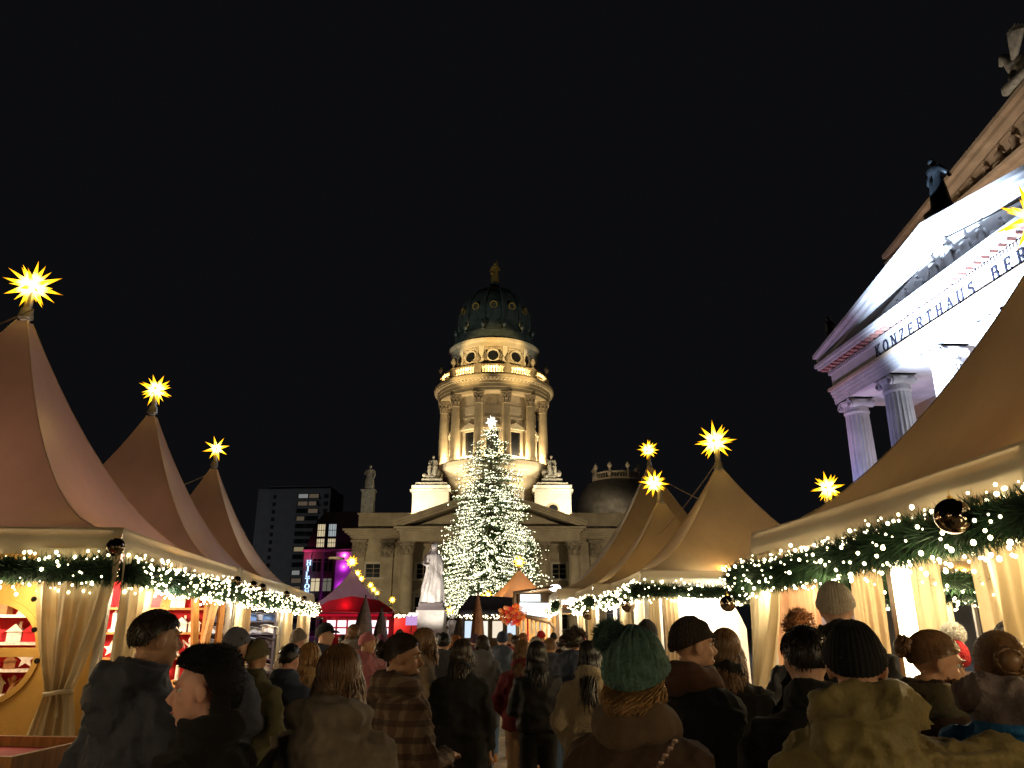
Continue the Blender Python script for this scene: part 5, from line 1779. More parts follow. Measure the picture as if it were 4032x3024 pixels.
# ------------------------------------------------------------------ the big fir
TX, TY = -2.0, 70.0
tree = empty('fir_tree', (TX, TY, 0), 0, 'huge conical fir wrapped in thousands of white fairy lights before the church', 'tree')
MB().tube([(0, 0, 0), (.05, 0, 5), (0, .05, 14), (0, 0, 20.2)], [.42, .34, .16, .04], 10).build('trunk', mat('fir bark', (.09, .06, .04), .9, var=.4), tree)
rr = random.Random(21)
vs, fs = [], []
limbs = MB()
lights = MB()
def crown_r(z):
    t = (z - 2.6) / (20.2 - 2.6)
    return 5.3 * max(0.0, 1 - t) ** .44 * (1.0 if t > .06 else .82 + 3 * t)
lpos = []
for k in range(1400):
    t = 1 - math.sqrt(rr.random()) * .985
    z0 = 2.6 + 17.6 * (1 - (1 - t)) if False else 2.6 + 17.6 * t
    a = rr.uniform(0, 6.2832)
    bulge = 1 + .16 * math.sin(3 * a + z0 * .9) * math.sin(z0 * 1.7 + a) + .08 * math.sin(7 * a + z0 * 2.3)
    L_ = crown_r(z0) * rr.uniform(.72, 1.08) * bulge
    d = Vector((math.cos(a), math.sin(a), 0))
    p0 = Vector((0, 0, z0 + .12 * L_))
    p1 = d * L_ * .55 + Vector((0, 0, z0 - .02 * L_))
    p2 = d * L_ + Vector((0, 0, z0 - .12 * L_ + .06))
    if k % 3 == 0:
        limbs.tube([p0, p1, p2], [.035, .022, .008], 4, caps=False)
    side = Vector((-math.sin(a), math.cos(a), 0))
    nn = int(40 + L_ * 15)
    for j in range(nn):
        s = rr.uniform(.2, 1.0)
        q = p0.lerp(p1, s / .55) if s < .55 else p1.lerp(p2, (s - .55) / .45)
        sg_ = rr.choice((-1, 1))
        spread = (1.02 - s) * .55 * min(L_, 2.4)
        off = side * sg_ * rr.uniform(0, 1) * spread + Vector((0, 0, rr.uniform(-.14, .05)))
        st_ = q + off
        dr = (d * rr.uniform(.4, 1) + side * sg_ * rr.uniform(.2, 1) + Vector((0, 0, rr.uniform(-.5, .25)))).normalized()
        ln = rr.uniform(.14, .3)
        wv = dr.cross(Vector((rr.uniform(-.4, .4), rr.uniform(-.4, .4), 1))).normalized() * rr.uniform(.022, .05)
        k0 = len(vs)
        vs += [tuple(st_ - wv), tuple(st_ + wv), tuple(st_ + dr * ln)]
        fs.append((k0, k0 + 1, k0 + 2))
    for j in range(int(3.0 + L_ * 1.55 + rr.random())):
        s = rr.uniform(.45, 1.03)
        q = p0.lerp(p1, s / .55) if s < .55 else p1.lerp(p2, (s - .55) / .45)
        q = q + side * rr.uniform(-.3, .3) + Vector((0, 0, rr.uniform(0, .12)))
        lights.octa(q, rr.choice((.02, .024, .028, .03, .034, .04, .055)))
for k in range(70):
    t = rr.random()
    a = rr.uniform(0, 6.28)
    lights.octa((.75 * (1 - t) * math.cos(a), .75 * (1 - t) * math.sin(a), 18.8 + 1.6 * t), rr.choice((.03, .04, .05)))
limbs.build('branches', MATS['fir bark'], tree)
MB().add(vs, fs).build('needles', NEEDLE2, tree, kind='stuff')
lights.build('fairy_lights', emit('tree light', (1.0, .95, .62), 5.0, sampled=False), tree, kind='stuff')
for k in range(46):
    t = (k + .5) / 46
    z0 = 3.0 + 16.6 * t ** 1.25
    a = k * 2.39996
    rad = crown_r(z0) * .86
    lamp('tree_glow', 'POINT', (TX + rad * math.cos(a), TY + rad * math.sin(a), z0), 44 * (1 - .5 * t), (1, .96, .66), .25)
sp = star((TX, TY, 20.6), .7, 'white glowing star on top of the big fir')
wm = emit('white star light', (1.0, .93, .8), 3.5)
sp.data = sp.data.copy()
sp.data.materials[0] = wm

# ------------------------------------------------------------------ unseen tents added behind the viewer so their lamps brighten the crowd
tent((-6.3, -1.6, 0), 5.0, LROT, 2.5, 5.75, PVC_PINKLIT, 'unseen white pagoda tent added behind the viewer on the left', lit=150)
garland([(-3.7, .75, 2.12), (-3.5, -1.6, 2.1), (-3.3, -4.0, 2.12)], .17, 500, 40, .017, 'pine garland of the unseen tent added behind the viewer on the left', seed=31, light=25.0)
tent((5.2, -1.3, 0), 4.0, R(2), 2.5, 4.7, PVC_CREAM, 'unseen cream pagoda tent added behind the viewer on the right', lit=150)
garland([(3.1, .75, 2.12), (3.1, -1.3, 2.1), (3.15, -3.4, 2.12)], .17, 500, 40, .017, 'pine garland of the unseen tent added behind the viewer on the right', seed=32, light=25.0)
# ------------------------------------------------------------------ people
import numpy as np
QUEUE = []      # meshes waiting for the voxel union: (object, voxel, smoothing, fold amplitude, seed)


def cloth(name, col, rough=.85, var=.13, scale=40, bump=.35, bscale=220, sheen=.06):
    return mat(name, col, rough, var=var, scale=scale, bump=bump, bscale=bscale, spec=.15, sheen=sheen)


def banded(name, stops, rough=.7):
    """a jacket sewn from panels: colours by height on the garment"""
    if name in MATS:
        return MATS[name]
    m = mat(name, (.2, .2, .2), rough, var=.2, scale=10, bump=.3, bscale=120)
    n, L = m.node_tree.nodes, m.node_tree.links
    tc = n.new('ShaderNodeTexCoord')
    sx = n.new('ShaderNodeSeparateXYZ')
    L.new(tc.outputs['Object'], sx.inputs[0])
    nz = n.new('ShaderNodeTexNoise'); nz.inputs['Scale'].default_value = 3.0
    L.new(tc.outputs['Object'], nz.inputs['Vector'])
    ad = n.new('ShaderNodeMath'); ad.operation = 'MULTIPLY_ADD'
    ad.inputs[1].default_value = .05
    L.new(nz.outputs['Fac'], ad.inputs[0]); L.new(sx.outputs['Z'], ad.inputs[2])
    mr = n.new('ShaderNodeMapRange')
    mr.inputs['From Min'].default_value, mr.inputs['From Max'].default_value = .8, 1.6
    L.new(ad.outputs[0], mr.inputs['Value'])
    cr = n.new('ShaderNodeValToRGB')
    cr.color_ramp.interpolation = 'CONSTANT'
    e = cr.color_ramp.elements
    e[0].position, e[0].color = 0, (*stops[0][1], 1)
    e[1].position, e[1].color = (stops[1][0] - .8) / .8, (*stops[1][1], 1)
    for z, c in stops[2:]:
        k = e.new((z - .8) / .8); k.color = (*c, 1)
    L.new(mr.outputs[0], cr.inputs['Fac'])
    b = n['Principled BSDF']
    for l in list(b.inputs['Base Color'].links):
        L.remove(l)
    L.new(cr.outputs[0], b.inputs['Base Color'])
    return m


def plaid(name, c0, c1, c2, sc_=26):
    if name in MATS:
        return MATS[name]
    m = mat(name, c0, .9, var=.2, scale=20, bump=.3, bscale=200)
    n, L = m.node_tree.nodes, m.node_tree.links
    tc = n.new('ShaderNodeTexCoord')
    out = None
    for ax, colr in (('X', c1), ('Z', c2)):
        wv = n.new('ShaderNodeTexWave'); wv.bands_direction = ax
        wv.inputs['Scale'].default_value = sc_ / 6.28
        wv.inputs['Distortion'].default_value = .6
        L.new(tc.outputs['Object'], wv.inputs['Vector'])
        rp_ = n.new('ShaderNodeValToRGB'); rp_.color_ramp.elements[0].position = .62; rp_.color_ramp.elements[1].position = .7
        L.new(wv.outputs['Fac'], rp_.inputs['Fac'])
        mx = n.new('ShaderNodeMixRGB'); mx.inputs['Color2'].default_value = (*colr, 1)
        md = n.new('ShaderNodeMath'); md.operation = 'MULTIPLY'; md.inputs[1].default_value = .65
        L.new(rp_.outputs[0], md.inputs[0]); L.new(md.outputs[0], mx.inputs['Fac'])
        if out is None:
            mx.inputs['Color1'].default_value = (*c0, 1)
        else:
            L.new(out, mx.inputs['Color1'])
        out = mx.outputs[0]
    b = n['Principled BSDF']
    for l in list(b.inputs['Base Color'].links):
        L.remove(l)
    L.new(out, b.inputs['Base Color'])
    return m


def skin(name, col):
    m = mat(name, col, .5, var=.1, scale=18, bump=.12, bscale=180, spec=.35)
    m.node_tree.nodes['Principled BSDF'].inputs['Subsurface Weight'].default_value = .12
    m.node_tree.nodes['Principled BSDF'].inputs['Subsurface Radius'].default_value = (.012, .005, .003)
    return m


SK = [skin('fair skin', (.60, .36, .25)), skin('tan skin', (.50, .28, .17)), skin('rosy skin', (.62, .34, .26))]
EYEW = mat('eye white', (.7, .68, .64), .25, var=.05)
EYED = mat('iris', (.05, .03, .02), .15, var=.2)


def hair_m(name, col):
    return mat(name, col, .42, var=.5, scale=60, spec=.5, stretch=(1, 1, .15))


def fur_spikes(pts, nrm, length, width, rr, droop=.2):
    vs, fs = [], []
    for p, n_ in zip(pts, nrm):
        p, n_ = Vector(p), Vector(n_)
        d = (n_ + Vector((rr.uniform(-.6, .6), rr.uniform(-.6, .6), rr.uniform(-.6, .6) - droop))).normalized()
        s = d.cross(Vector((rr.uniform(-1, 1), rr.uniform(-1, 1), rr.uniform(-1, 1)))).normalized() * width
        k = len(vs)
        q = p - n_ * .006
        vs += [tuple(q - s), tuple(q + s), tuple(p + d * length * rr.uniform(.5, 1.1))]
        fs.append((k, k + 1, k + 2))
    return vs, fs


def ell_pts(c, r, n, rr, zmin=-1.0, cond=None):
    P_, N_ = [], []
    while len(P_) < n:
        z = rr.uniform(max(-1, zmin), 1)
        a = rr.uniform(0, 6.2832)
        q = math.sqrt(max(0, 1 - z * z))
        d = Vector((q * math.cos(a), q * math.sin(a), z))
        if cond and not cond(d):
            continue
        P_.append((c[0] + r[0] * d.x, c[1] + r[1] * d.y, c[2] + r[2] * d.z))
        N_.append(Vector((d.x / r[0], d.y / r[1], d.z / r[2])).normalized())
    return P_, N_


ARMS = {
    'down': ((.245, -.03, 1.12), (.255, .05, .86)),
    'pocket': ((.27, -.07, 1.13), (.205, .12, .98)),
    'front': ((.25, .02, 1.12), (.11, .26, 1.13)),
    'phone': ((.23, .1, 1.14), (.1, .27, 1.32)),
    'reach': ((.40, .09, 1.36), (.70, .22, 1.29)),
}


def person(px, ptop, Y, head, label, coat, hem=.82, trousers=None, sk=0, hairm=None, hair='short', hlen=.3, hat=None, hatm=None, yaw=0, pitch=0,
           arms=('pocket', 'pocket'), hood=False, hoodup=False, scarf=None, fine=False, stance=0.0, shoem=None, lean=0.0, bulk=1.0, H=None, X=None, fold=.013, extra=None, collar=True, strap=None, hatscale=1.0, seed=0, beard=None, pomm=None, pomr=.05, pomc=(-.075, -.06, .135), lift=0.0):
    rr = random.Random(seed + int(px))
    p = at(px, ptop, Y)
    hat_add = {'beanie': .035, 'furhat': .05, 'cap': .02, 'pom': .045}.get(hat, .012)
    H = H or max(1.5, min(1.92, p.z - hat_add))
    s = H / 1.75
    HC = Vector((0, .035 + lean * .3, 1.632 - abs(lean) * .05))          # head centre
    HR = Matrix.Translation(HC) @ Matrix.Rotation(-R(yaw), 4, 'Z') @ Matrix.Rotation(-R(pitch), 4, 'X')
    body = bpy.data.objects.new('person', None)
    # ---- body: one closed surface after the union
    b = MB()

    def hball(c, r, n=14, m=10, rot=None):
        bb = MB().ball((0, 0, 0), r, n, m)
        M_ = HR @ Matrix.Translation(c)
        if rot:
            M_ = M_ @ rot
        b.add([tuple(M_ @ Vector(v)) for v in bb.v], bb.f)

    def htube(pts, rad, n=10):
        bb = MB().tube(pts, rad, n)
        b.add([tuple(HR @ Vector(v)) for v in bb.v], bb.f)
    hball((0, -.012, .03), (.075, .093, .088), 20, 14)
    hball((0, .028, -.03), (.061, .062, .076), 16, 12)
    hball((0, .012, -.058), (.057, .058, .046))
    hball((0, .064, -.099), (.024, .022, .019))
    hball((0, .055, -.085), (.036, .026, .02))
    if fine:
        htube([(0, .082, .022), (0, .098, -.004), (0, .113, -.026)], [.009, .0105, .0135])
        hball((0, .099, -.032), (.0185, .015, .0095))
        hball((0, .072, .034), (.056, .021, .013))
        for q in (-1, 1):
            hball((q * .037, .062, -.022), (.023, .021, .023))
        hball((0, .086, -.0585), (.024, .012, .0065))
        hball((0, .083, -.0715), (.021, .013, .0075))
    else:
        htube([(0, .085, .02), (0, .108, -.028)], [.013, .018])
        hball((0, .074, .034), (.052, .02, .014))
        hball((0, .082, -.065), (.024, .014, .014))
    for q in (-1, 1):
        hball((q * .079, -.004, -.008), (.009, .021, .033), 10, 8, Matrix.Rotation(R(q * 14), 4, 'Z'))
        if fine:
            hball((q * .083, -.012, -.002), (.006, .018, .026), 8, 6, Matrix.Rotation(R(q * 22), 4, 'Z'))
    nb = HR @ Vector((0, -.025, -.06))
    b.tube([nb, (0, -.02 + lean * .25, 1.47), (0, -.02 + lean * .2, 1.38)], [.054, .056, .075], 12)
    b.lathe([(.05, 1.44), (.12, 1.41), (.155, 1.32), (.15, 1.18), (.135, 1.06), (.155, .94), (.12, .86)], n=14, sy=.68, c=(0, lean * .15, 0))
    sh = []
    for i, q in enumerate((-1, 1)):
        el, wr = ARMS[arms[i]] if isinstance(arms[i], str) else arms[i]
        S = Vector((q * .172, -.005 + lean * .15, 1.375))
        E_ = Vector((q * el[0], el[1], el[2]))
        W_ = Vector((q * wr[0], wr[1], wr[2]))
        sh.append((S, E_, W_))
        b.tube([S, E_, W_], [.052, .042, .029], 10)
        d = (W_ - E_).normalized()
        side = d.cross(Vector((0, 0, 1))).normalized()
        up = side.cross(d).normalized()
        b.tube([W_, W_ + d * .045, W_ + d * .09], [.026, .04, .036], 10, squash=.5)
        for f_, (off, ln) in enumerate(((-.03, .062), (-.01, .075), (.01, .07), (.03, .055))):
            k0 = W_ + d * .085 + side * off * 1.15
            k1 = k0 + d * ln * .5 - up * ln * .12
            k2 = k1 + d * ln * .35 - up * ln * .4
            b.tube([k0, k1, k2], [.0095, .009, .0075], 6)
        t0 = W_ + d * .035 - side * q * .03
        b.tube([t0, t0 + d * .035 - side * q * .028 - up * .01, t0 + d * .065 - side * q * .03 - up * .025], [.013, .011, .008], 6)
    legs = []
    for q in (-1, 1):
        st_ = stance * q
        hp_ = Vector((q * .088, 0, .92)); kn = Vector((q * .1, .03 + st_ * .5, .5)); an = Vector((q * .1, -.02 + st_, .09)); to = Vector((q * .115, .12 + st_, .045))
        legs.append((hp_, kn, an, to))
        b.tube([hp_, kn, an], [.085, .058, .042], 10)
        b.tube([an, (an + to) / 2, to], [.042, .042, .03], 8, squash=.8)
    body = b.build('person', SK[sk], None)
    body.location = (p.x if X is None else X, Y, 0)
    body.scale = (s, s, s)
    body.rotation_euler = (0, 0, -R(head))
    tag(body, label, 'person', 'people in the market crowd')
    QUEUE.append((body, .0075 if fine else .018, 4 if fine else 2, 0, seed))
    # ---- eyes and brows
    if fine:
        for q in (-1, 1):
            e = MB().ball((0, 0, 0), (.0115, .0105, .0085), 12, 8)
            e2 = MB().add([tuple(HR @ (Vector(v) + Vector((q * .031, .0715, .0115)))) for v in e.v], e.f).build('eye', EYEW, body, True)
            i_ = MB().ball((0, 0, 0), (.0066, .0035, .0068), 10, 6)
            MB().add([tuple(HR @ (Vector(v) + Vector((q * .031, .0808, .0115)))) for v in i_.v], i_.f).build('iris', EYED, e2, True)
            lid = MB().tube([(q * .031 - .015, .079, .013), (q * .031 - .006, .0865, .0195), (q * .031 + .006, .0865, .0195), (q * .031 + .015, .079, .013)], [.002, .004, .004, .002], 6)
            MB().add([tuple(HR @ Vector(v)) for v in lid.v], lid.f).build('eyelid', SK[sk], body, True)
            br = MB().tube([(q * .014, .0925, .032), (q * .032, .093, .038), (q * .052, .083, .033)], [.0035, .004, .002], 6)
            MB().add([tuple(HR @ Vector(v)) for v in br.v], br.f).build('eyebrow', hairm or hair_m('dark brown hair', (.03, .018, .01)), body, True)
        lp_ = MB().tube([(-.02, .088, -.065), (0, .0985, -.0635), (.02, .088, -.065)], [.002, .0038, .002], 6)
        MB().add([tuple(HR @ Vector(v)) for v in lp_.v], lp_.f).build('lips', mat('lip skin', (.4, .13, .11), .5), body, True)
    # ---- coat
    hm = (hem, hem + .05)
    c = MB()
    rings = [(1.505, .066, .066), (1.475, .092, .08), (1.445, .132, .095), (1.40, .178, .112), (1.33, .203, .128), (1.2, .205, .138), (1.06, .2, .138), (.95, .212, .145)]
    if hem < .9:
        rings += [(hem + .02, .212 + (.95 - hem) * .06, .148 + (.95 - hem) * .06), (hem, .205 + (.95 - hem) * .06, .142 + (.95 - hem) * .06)]
    n = 24
    vs = []
    for (z, a_, d_) in rings:
        a_ *= bulk; d_ *= bulk
        for k in range(n):
            t = 2 * math.pi * k / n
            ct, st2 = math.cos(t), math.sin(t)
            ex = 2 / 2.5
            vs.append((a_ * math.copysign(abs(ct) ** ex, ct), d_ * math.copysign(abs(st2) ** ex, st2) - .005 + lean * .2 * max(0, (z - .9) / .6), z))
    fs = [(i * n + (k + 1) % n, i * n + k, (i + 1) * n + k, (i + 1) * n + (k + 1) % n) for i in range(len(rings) - 1) for k in range(n)]
    fs += [tuple(range(n)), tuple(reversed(range((len(rings) - 1) * n, len(rings) * n)))]
    c.add(vs, fs)
    for (S, E_, W_) in sh:
        c.tube([S + Vector((0, 0, -.01)), S.lerp(E_, .5), E_, E_.lerp(W_, .5), W_], [.072 * bulk, .07 * bulk, .065 * bulk, .06 * bulk, .052 * bulk], 12)
        c.ball(S + Vector((0, 0, -.005)), .072 * bulk, 12, 8)
        d = (W_ - E_).normalized()
        c.tube([W_ - d * .05, W_ + d * .015], [.056 * bulk, .055 * bulk], 12)
    if collar:
        pts = [(.085 * math.cos(a), -.02 + .085 * math.sin(a) + lean * .25, 1.5 + .018 * math.sin(-a)) for a in [2 * math.pi * k / 20 for k in range(21)]]
        c.tube(pts, .034, 8)
        c.tube([(x_ * .94, y_ * .94 - .002, z_ + .032) for (x_, y_, z_) in pts], .028, 8)
    if hood:
        c.tube([(-.085, .07 + lean * .2, 1.45), (-.125, -.03 + lean * .2, 1.49 + lift * .8), (-.105, -.115, 1.505 + lift), (0, -.155, 1.5 + lift), (.105, -.115, 1.505 + lift), (.125, -.03 + lean * .2, 1.49 + lift * .8), (.085, .07 + lean * .2, 1.45)], [.03, .042, .05, .055, .05, .042, .03], 10)
        c.ball((0, -.125, 1.39 + lift * .6), (.135, .07, .125 + lift * .5), 14, 10)
        c.ball((0, -.145, 1.42 + lift), (.125, .07, .07), 14, 10)
    co = c.build('coat', coat, body)
    QUEUE.append((co, .012 if fine or Y < 5 else .022, 4, fold, seed + 3))
    if hoodup:
        hb = MB()
        hb.grid(lambda u, v: tuple(HR @ Vector((.108 * math.sin(2.45 * (u * 2 - 1)) * (math.sin(min(1, v * 1.35) * 1.6) ** .6 if v > 0 else 0) * (1 - .12 * max(0, v - .75) / .25), -.02 - .125 * math.cos(2.45 * (u * 2 - 1)) * (math.sin(min(1, v * 1.35) * 1.6) ** .6 if v > 0 else 0), .145 - .34 * v ** 1.35))), 24, 16)
        o = hb.build('hood', coat, body, True)
        sm = o.modifiers.new('thick', 'SOLIDIFY'); sm.thickness = .02; sm.offset = 1
    # ---- trousers and shoes
    tm = trousers or cloth('dark trousers', (.02, .02, .025))
    t = MB()
    t.ball((0, 0, .93), (.165, .115, .12), 14, 10)
    for (hp_, kn, an, to) in legs:
        t.tube([hp_, kn, an + Vector((0, 0, .02))], [.1, .074, .062], 12)
    to_ = t.build('trousers', tm, body)
    QUEUE.append((to_, .02, 2, .006, seed + 5))
    for (hp_, kn, an, to) in legs:
        u = MB().tube([an + Vector((0, -.035, .06)), an + Vector((0, -.03, -.03)), an + Vector((0, .06, -.035)), to + Vector((0, .06, -.005))], [.055, .058, .052, .036], 10)
        u.box((an.x, an.y + .05, .014), (.095, .27, .027))
        u.build('shoe', shoem or mat('dark leather', (.02, .015, .012), .45), body, True)
    # ---- hair
    hm_ = hairm or hair_m('dark brown hair', (.03, .018, .01))
    covered = hat in ('beanie', 'pom', 'furhat') or hoodup

    def scalp(az, pol, k=1.0):
        """az 0 = front"""
        return Vector((.083 * k * math.sin(az) * math.sin(pol), -.01 + .103 * k * math.cos(az) * math.sin(pol), .028 + .098 * k * math.cos(pol)))

    def limit(az):
        a_ = abs(az)
        if hair == 'short':
            return R(52 + 26 * min(1, a_ / 1.2) + 40 * max(0, min(1, (a_ - 1.45) / .9)))
        return R(52 + 30 * min(1, a_ / 1.2) + 42 * max(0, min(1, (a_ - 1.2) / 1.2)))
    if hair != 'none':
        hb = MB()
        if not covered:
            nu, nv = 40, 14
            hb.grid(lambda u, v: tuple(HR @ scalp((u * 2 - 1) * math.pi, .02 + limit((u * 2 - 1) * math.pi) * v, 1.0 + .03 * noise.noise(Vector((u * 9, v * 6, seed))))), nu, nv, True)
        ns = (460 if hair == 'long' else 900) if (fine or Y < 5) else (130 if hair == 'long' else 70)
        rad = .0032 if (fine or Y < 5) else .007
        if hair == 'curly':
            ns, rad = 520, .0045
        for k in range(ns):
            az = rr.uniform(-math.pi, math.pi)
            if hair in ('long', 'tail'):
                if covered:
                    az = math.copysign(rr.uniform(1.75, math.pi), az)
                pol0 = rr.uniform(.05, .9) if not covered else R(80)
                pts = []
                lim = max(limit(az), R(92))
                for i in range(5):
                    pol = pol0 + (lim - pol0) * i / 4
                    pts.append(scalp(az + .06 * math.sin(i + k), pol, 1.02 + rr.uniform(0, .05)))
                if hair == 'long':
                    e = pts[-1]
                    ln = hlen * rr.uniform(.75, 1.1)
                    ph = rr.uniform(0, 6.28)
                    back = max(.0, -math.cos(az))
                    for i in range(1, 7):
                        f_ = i / 6
                        q = Vector((e.x * (1 + .25 * f_) + .014 * math.sin(f_ * 7 + ph), e.y + (-.135 - e.y * .2) * back * min(1, f_ * 1.3) + (.02 * f_ if back == 0 else 0) + .008 * math.cos(f_ * 6 + ph), e.z - ln * f_))
                        pts.append(q)
                else:
                    pts.append(Vector((rr.uniform(-.02, .02), -.12, .045)))
                r_ = [rad] * (len(pts) - 2) + [rad * .8, rad * .25]
            else:
                pol = rr.uniform(.02, limit(az))
                a0 = scalp(az, pol, 1.0)
                cen = Vector((0, -.01, .028))
                nn_ = (a0 - cen).normalized()
                if hair == 'curly':
                    ln = .035 * rr.uniform(.6, 1.3)
                    j = Vector((rr.uniform(-1, 1), rr.uniform(-1, 1), rr.uniform(-1, 1))) * .014
                    pts = [a0, a0 + nn_ * ln * .6 + j, a0 + nn_ * ln * .9 - j, a0 + nn_ * ln * 1.2 + j.yzx]
                elif hair == 'bun':
                    tgt = Vector((rr.uniform(-.02, .02), -.118, .03 + rr.uniform(-.02, .02)))
                    pts = []
                    for i in range(5):
                        q = a0.lerp(tgt, i / 4)
                        d_ = (q - cen)
                        e_ = Vector((d_.x / .083, d_.y / .103, d_.z / .098))
                        q = cen + d_ / max(.2, e_.length) * (1.015 + .012 * math.sin(k + i))
                        pts.append(q)
                else:
                    flow = Vector((.25 * math.sin(az * 3 + k * .01), -.5 if pol < .9 else 0, -1 if pol > .5 else -.3))
                    tg = (flow - nn_ * flow.dot(nn_)).normalized()
                    ln = .02 * rr.uniform(.6, 1.3) * (.5 if covered else 1)
                    pts = [a0, a0 + tg * ln * .5 + nn_ * .006, a0 + tg * ln + nn_ * .003]
                if covered and pol < R(78):
                    continue
                r_ = [rad * (.4 if covered else .8)] * (len(pts) - 1) + [rad * .1]
            hb.tube([HR @ q for q in pts], r_, 3, caps=False)
        if hair == 'bun':
            hb.ball(HR @ Vector((0, -.125, .03)), (.042, .036, .04), 12, 8)
            for k in range(40):
                a = k * .4
                hb.tube([HR @ Vector((.04 * math.cos(a), -.125 + .02 * math.sin(k), .03 + .04 * math.sin(a))), HR @ Vector((.045 * math.cos(a + .8), -.13, .03 + .045 * math.sin(a + .8)))], [.006, .004], 4)
        hb.build('hair', hm_, body, True)
    if beard:
        bm_ = MB()
        P_, N_ = ell_pts((0, .03, -.055), (.064, .062, .062), 420, rr, cond=lambda d: d.z < .25 and d.y > -.25 and not (d.y > .7 and d.z > -.25))
        vs, fs = fur_spikes(P_, N_, .022, .003, rr, .7)
        bm_.add([tuple(HR @ Vector(v)) for v in vs], fs)
        bm_.build('beard', beard, body)
    # ---- hats
    if hat in ('beanie', 'pom', 'cap'):
        hb = MB()
        k_ = hatscale
        ribs = 34 if hat != 'cap' else 0

        def hf(u, v):
            az = (u * 2 - 1) * math.pi
            lim = R(92) + R(22) * max(0, -math.cos(az)) - R(16) * max(0, math.cos(az))
            pol = .01 + lim * v
            rib = 1 + (.02 * math.sin(az * ribs) * min(1, v * 3) if ribs else 0) + (.03 * math.sin(az * ribs * .5) * (v < .8) * min(1, v * 3) if hat == 'pom' else 0)
            cuff = 1.05 if v > .8 and hat != 'cap' else 1.0
            sag_ = .018 * math.sin(v * math.pi) if hat == 'pom' else 0
            q = Vector((.089 * k_ * rib * cuff * math.sin(az) * math.sin(pol), -.01 + .109 * k_ * rib * cuff * math.cos(az) * math.sin(pol) - sag_, .026 + .118 * k_ * rib * math.cos(pol) + .03 * (noise.noise(Vector((u * 5, v * 4, seed))) * .3)))
            return tuple(HR @ q)
        o = hb.grid(hf, 136 if fine or Y < 5 else 68, 20, True).build('hat', hatm, body, True)
        if hat == 'cap':
            MB().grid(lambda u, v: tuple(HR @ Vector((.08 * math.sin((u - .5) * 2.6), .06 + .05 * math.cos((u - .5) * 2.6) + .065 * v * math.cos((u - .5) * 2.2), .055 - .03 * v * v))), 14, 5).build('visor', hatm, o, True)
        if hat == 'pom':
            pm = MB()
            pc = Vector(pomc)
            P_, N_ = ell_pts(pc, (pomr, pomr, pomr), 2600, rr)
            vs, fs = fur_spikes(P_, N_, .026, .0022, rr, 0)
            pm.add([tuple(HR @ Vector(v)) for v in vs], fs)
            pb = MB().ball(pc, pomr, 14, 10)
            pm.add([tuple(HR @ Vector(v)) for v in pb.v], pb.f)
            pm.build('pompom', pomm or hatm, o)
    elif hat == 'furhat':
        hb = MB()

        def ff(u, v):
            az = (u * 2 - 1) * math.pi
            lim = R(84) - R(16) * max(0, math.cos(az)) ** 1.2 + R(44) * max(0, -math.cos(az))
            pol = .01 + lim * v
            sp_ = math.sin(pol) ** .7
            return Vector((.118 * math.sin(az) * sp_, -.012 + .128 * (1 - .2 * max(0, math.cos(az))) * math.cos(az) * sp_, .03 + .128 * math.copysign(abs(math.cos(pol)) ** .6, math.cos(pol))))
        hb.grid(lambda u, v: tuple(ff(u, v)), 40, 18, True)
        for q in (-1, 1):
            hb.ball((q * .09, -.072, -.065), (.022, .036, .07), 12, 8)
        P_, N_ = [], []
        for _ in range(5200):
            q = ff(rr.random(), rr.uniform(.0, 1.0) ** .6)
            P_.append(tuple(q)); N_.append((q - Vector((0, -.012, .02))).normalized())
        for q in (-1, 1):
            for _ in range(700):
                t1, n1 = ell_pts((q * .09, -.072, -.065), (.022, .036, .07), 1, rr)
                P_.append(t1[0]); N_.append(n1[0])
        vs, fs = fur_spikes(P_, N_, .015, .0016, rr, .35)
        hb.add(vs, fs)
        hb.v = [tuple(HR @ Vector(v)) for v in hb.v]
        hb.build('fur_hat', hatm, body)
    # ---- scarf
    if scarf:
        sb = MB()
        for lz, lr, tr_ in ((1.475, .1, .048), (1.515, .09, .045)):
            pts = [(lr * 1.05 * math.cos(a), -.01 + lr * math.sin(a) + lean * .25, lz + .015 * math.sin(a * 2 + lz * 40)) for a in [2 * math.pi * k / 22 for k in range(23)]]
            sb.tube(pts, [tr_ * (1 + .12 * math.sin(k * 1.7)) for k in range(23)], 10)
        sb.tube([(.06, .1, 1.47), (.08, .155, 1.35), (.075, .165, 1.15), (.08, .165, 1.0)], [.045, .05, .05, .045], 8, squash=.45)
        so = sb.build('scarf', scarf, body)
        QUEUE.append((so, .012, 2, .006, seed + 9))
    if strap:
        pts = []
        for k in range(46):
            t_ = k / 45
            a = R(205) + R(-150) * t_ if False else 0
            x = -.2 + .36 * t_
            z = .98 + .48 * t_
            y = -.165 + .03 * abs(t_ - .5)
            pts.append((x, y, z))
        sb = MB()
        for k, q in enumerate(pts):
            sb.ball(q, (.011, .006, .008) if k % 2 else (.006, .011, .008), 6, 4)
        sb.build('bag_chain', mat('dull metal chain', (.35, .25, .22), .4, metal=.8), body)
    return body


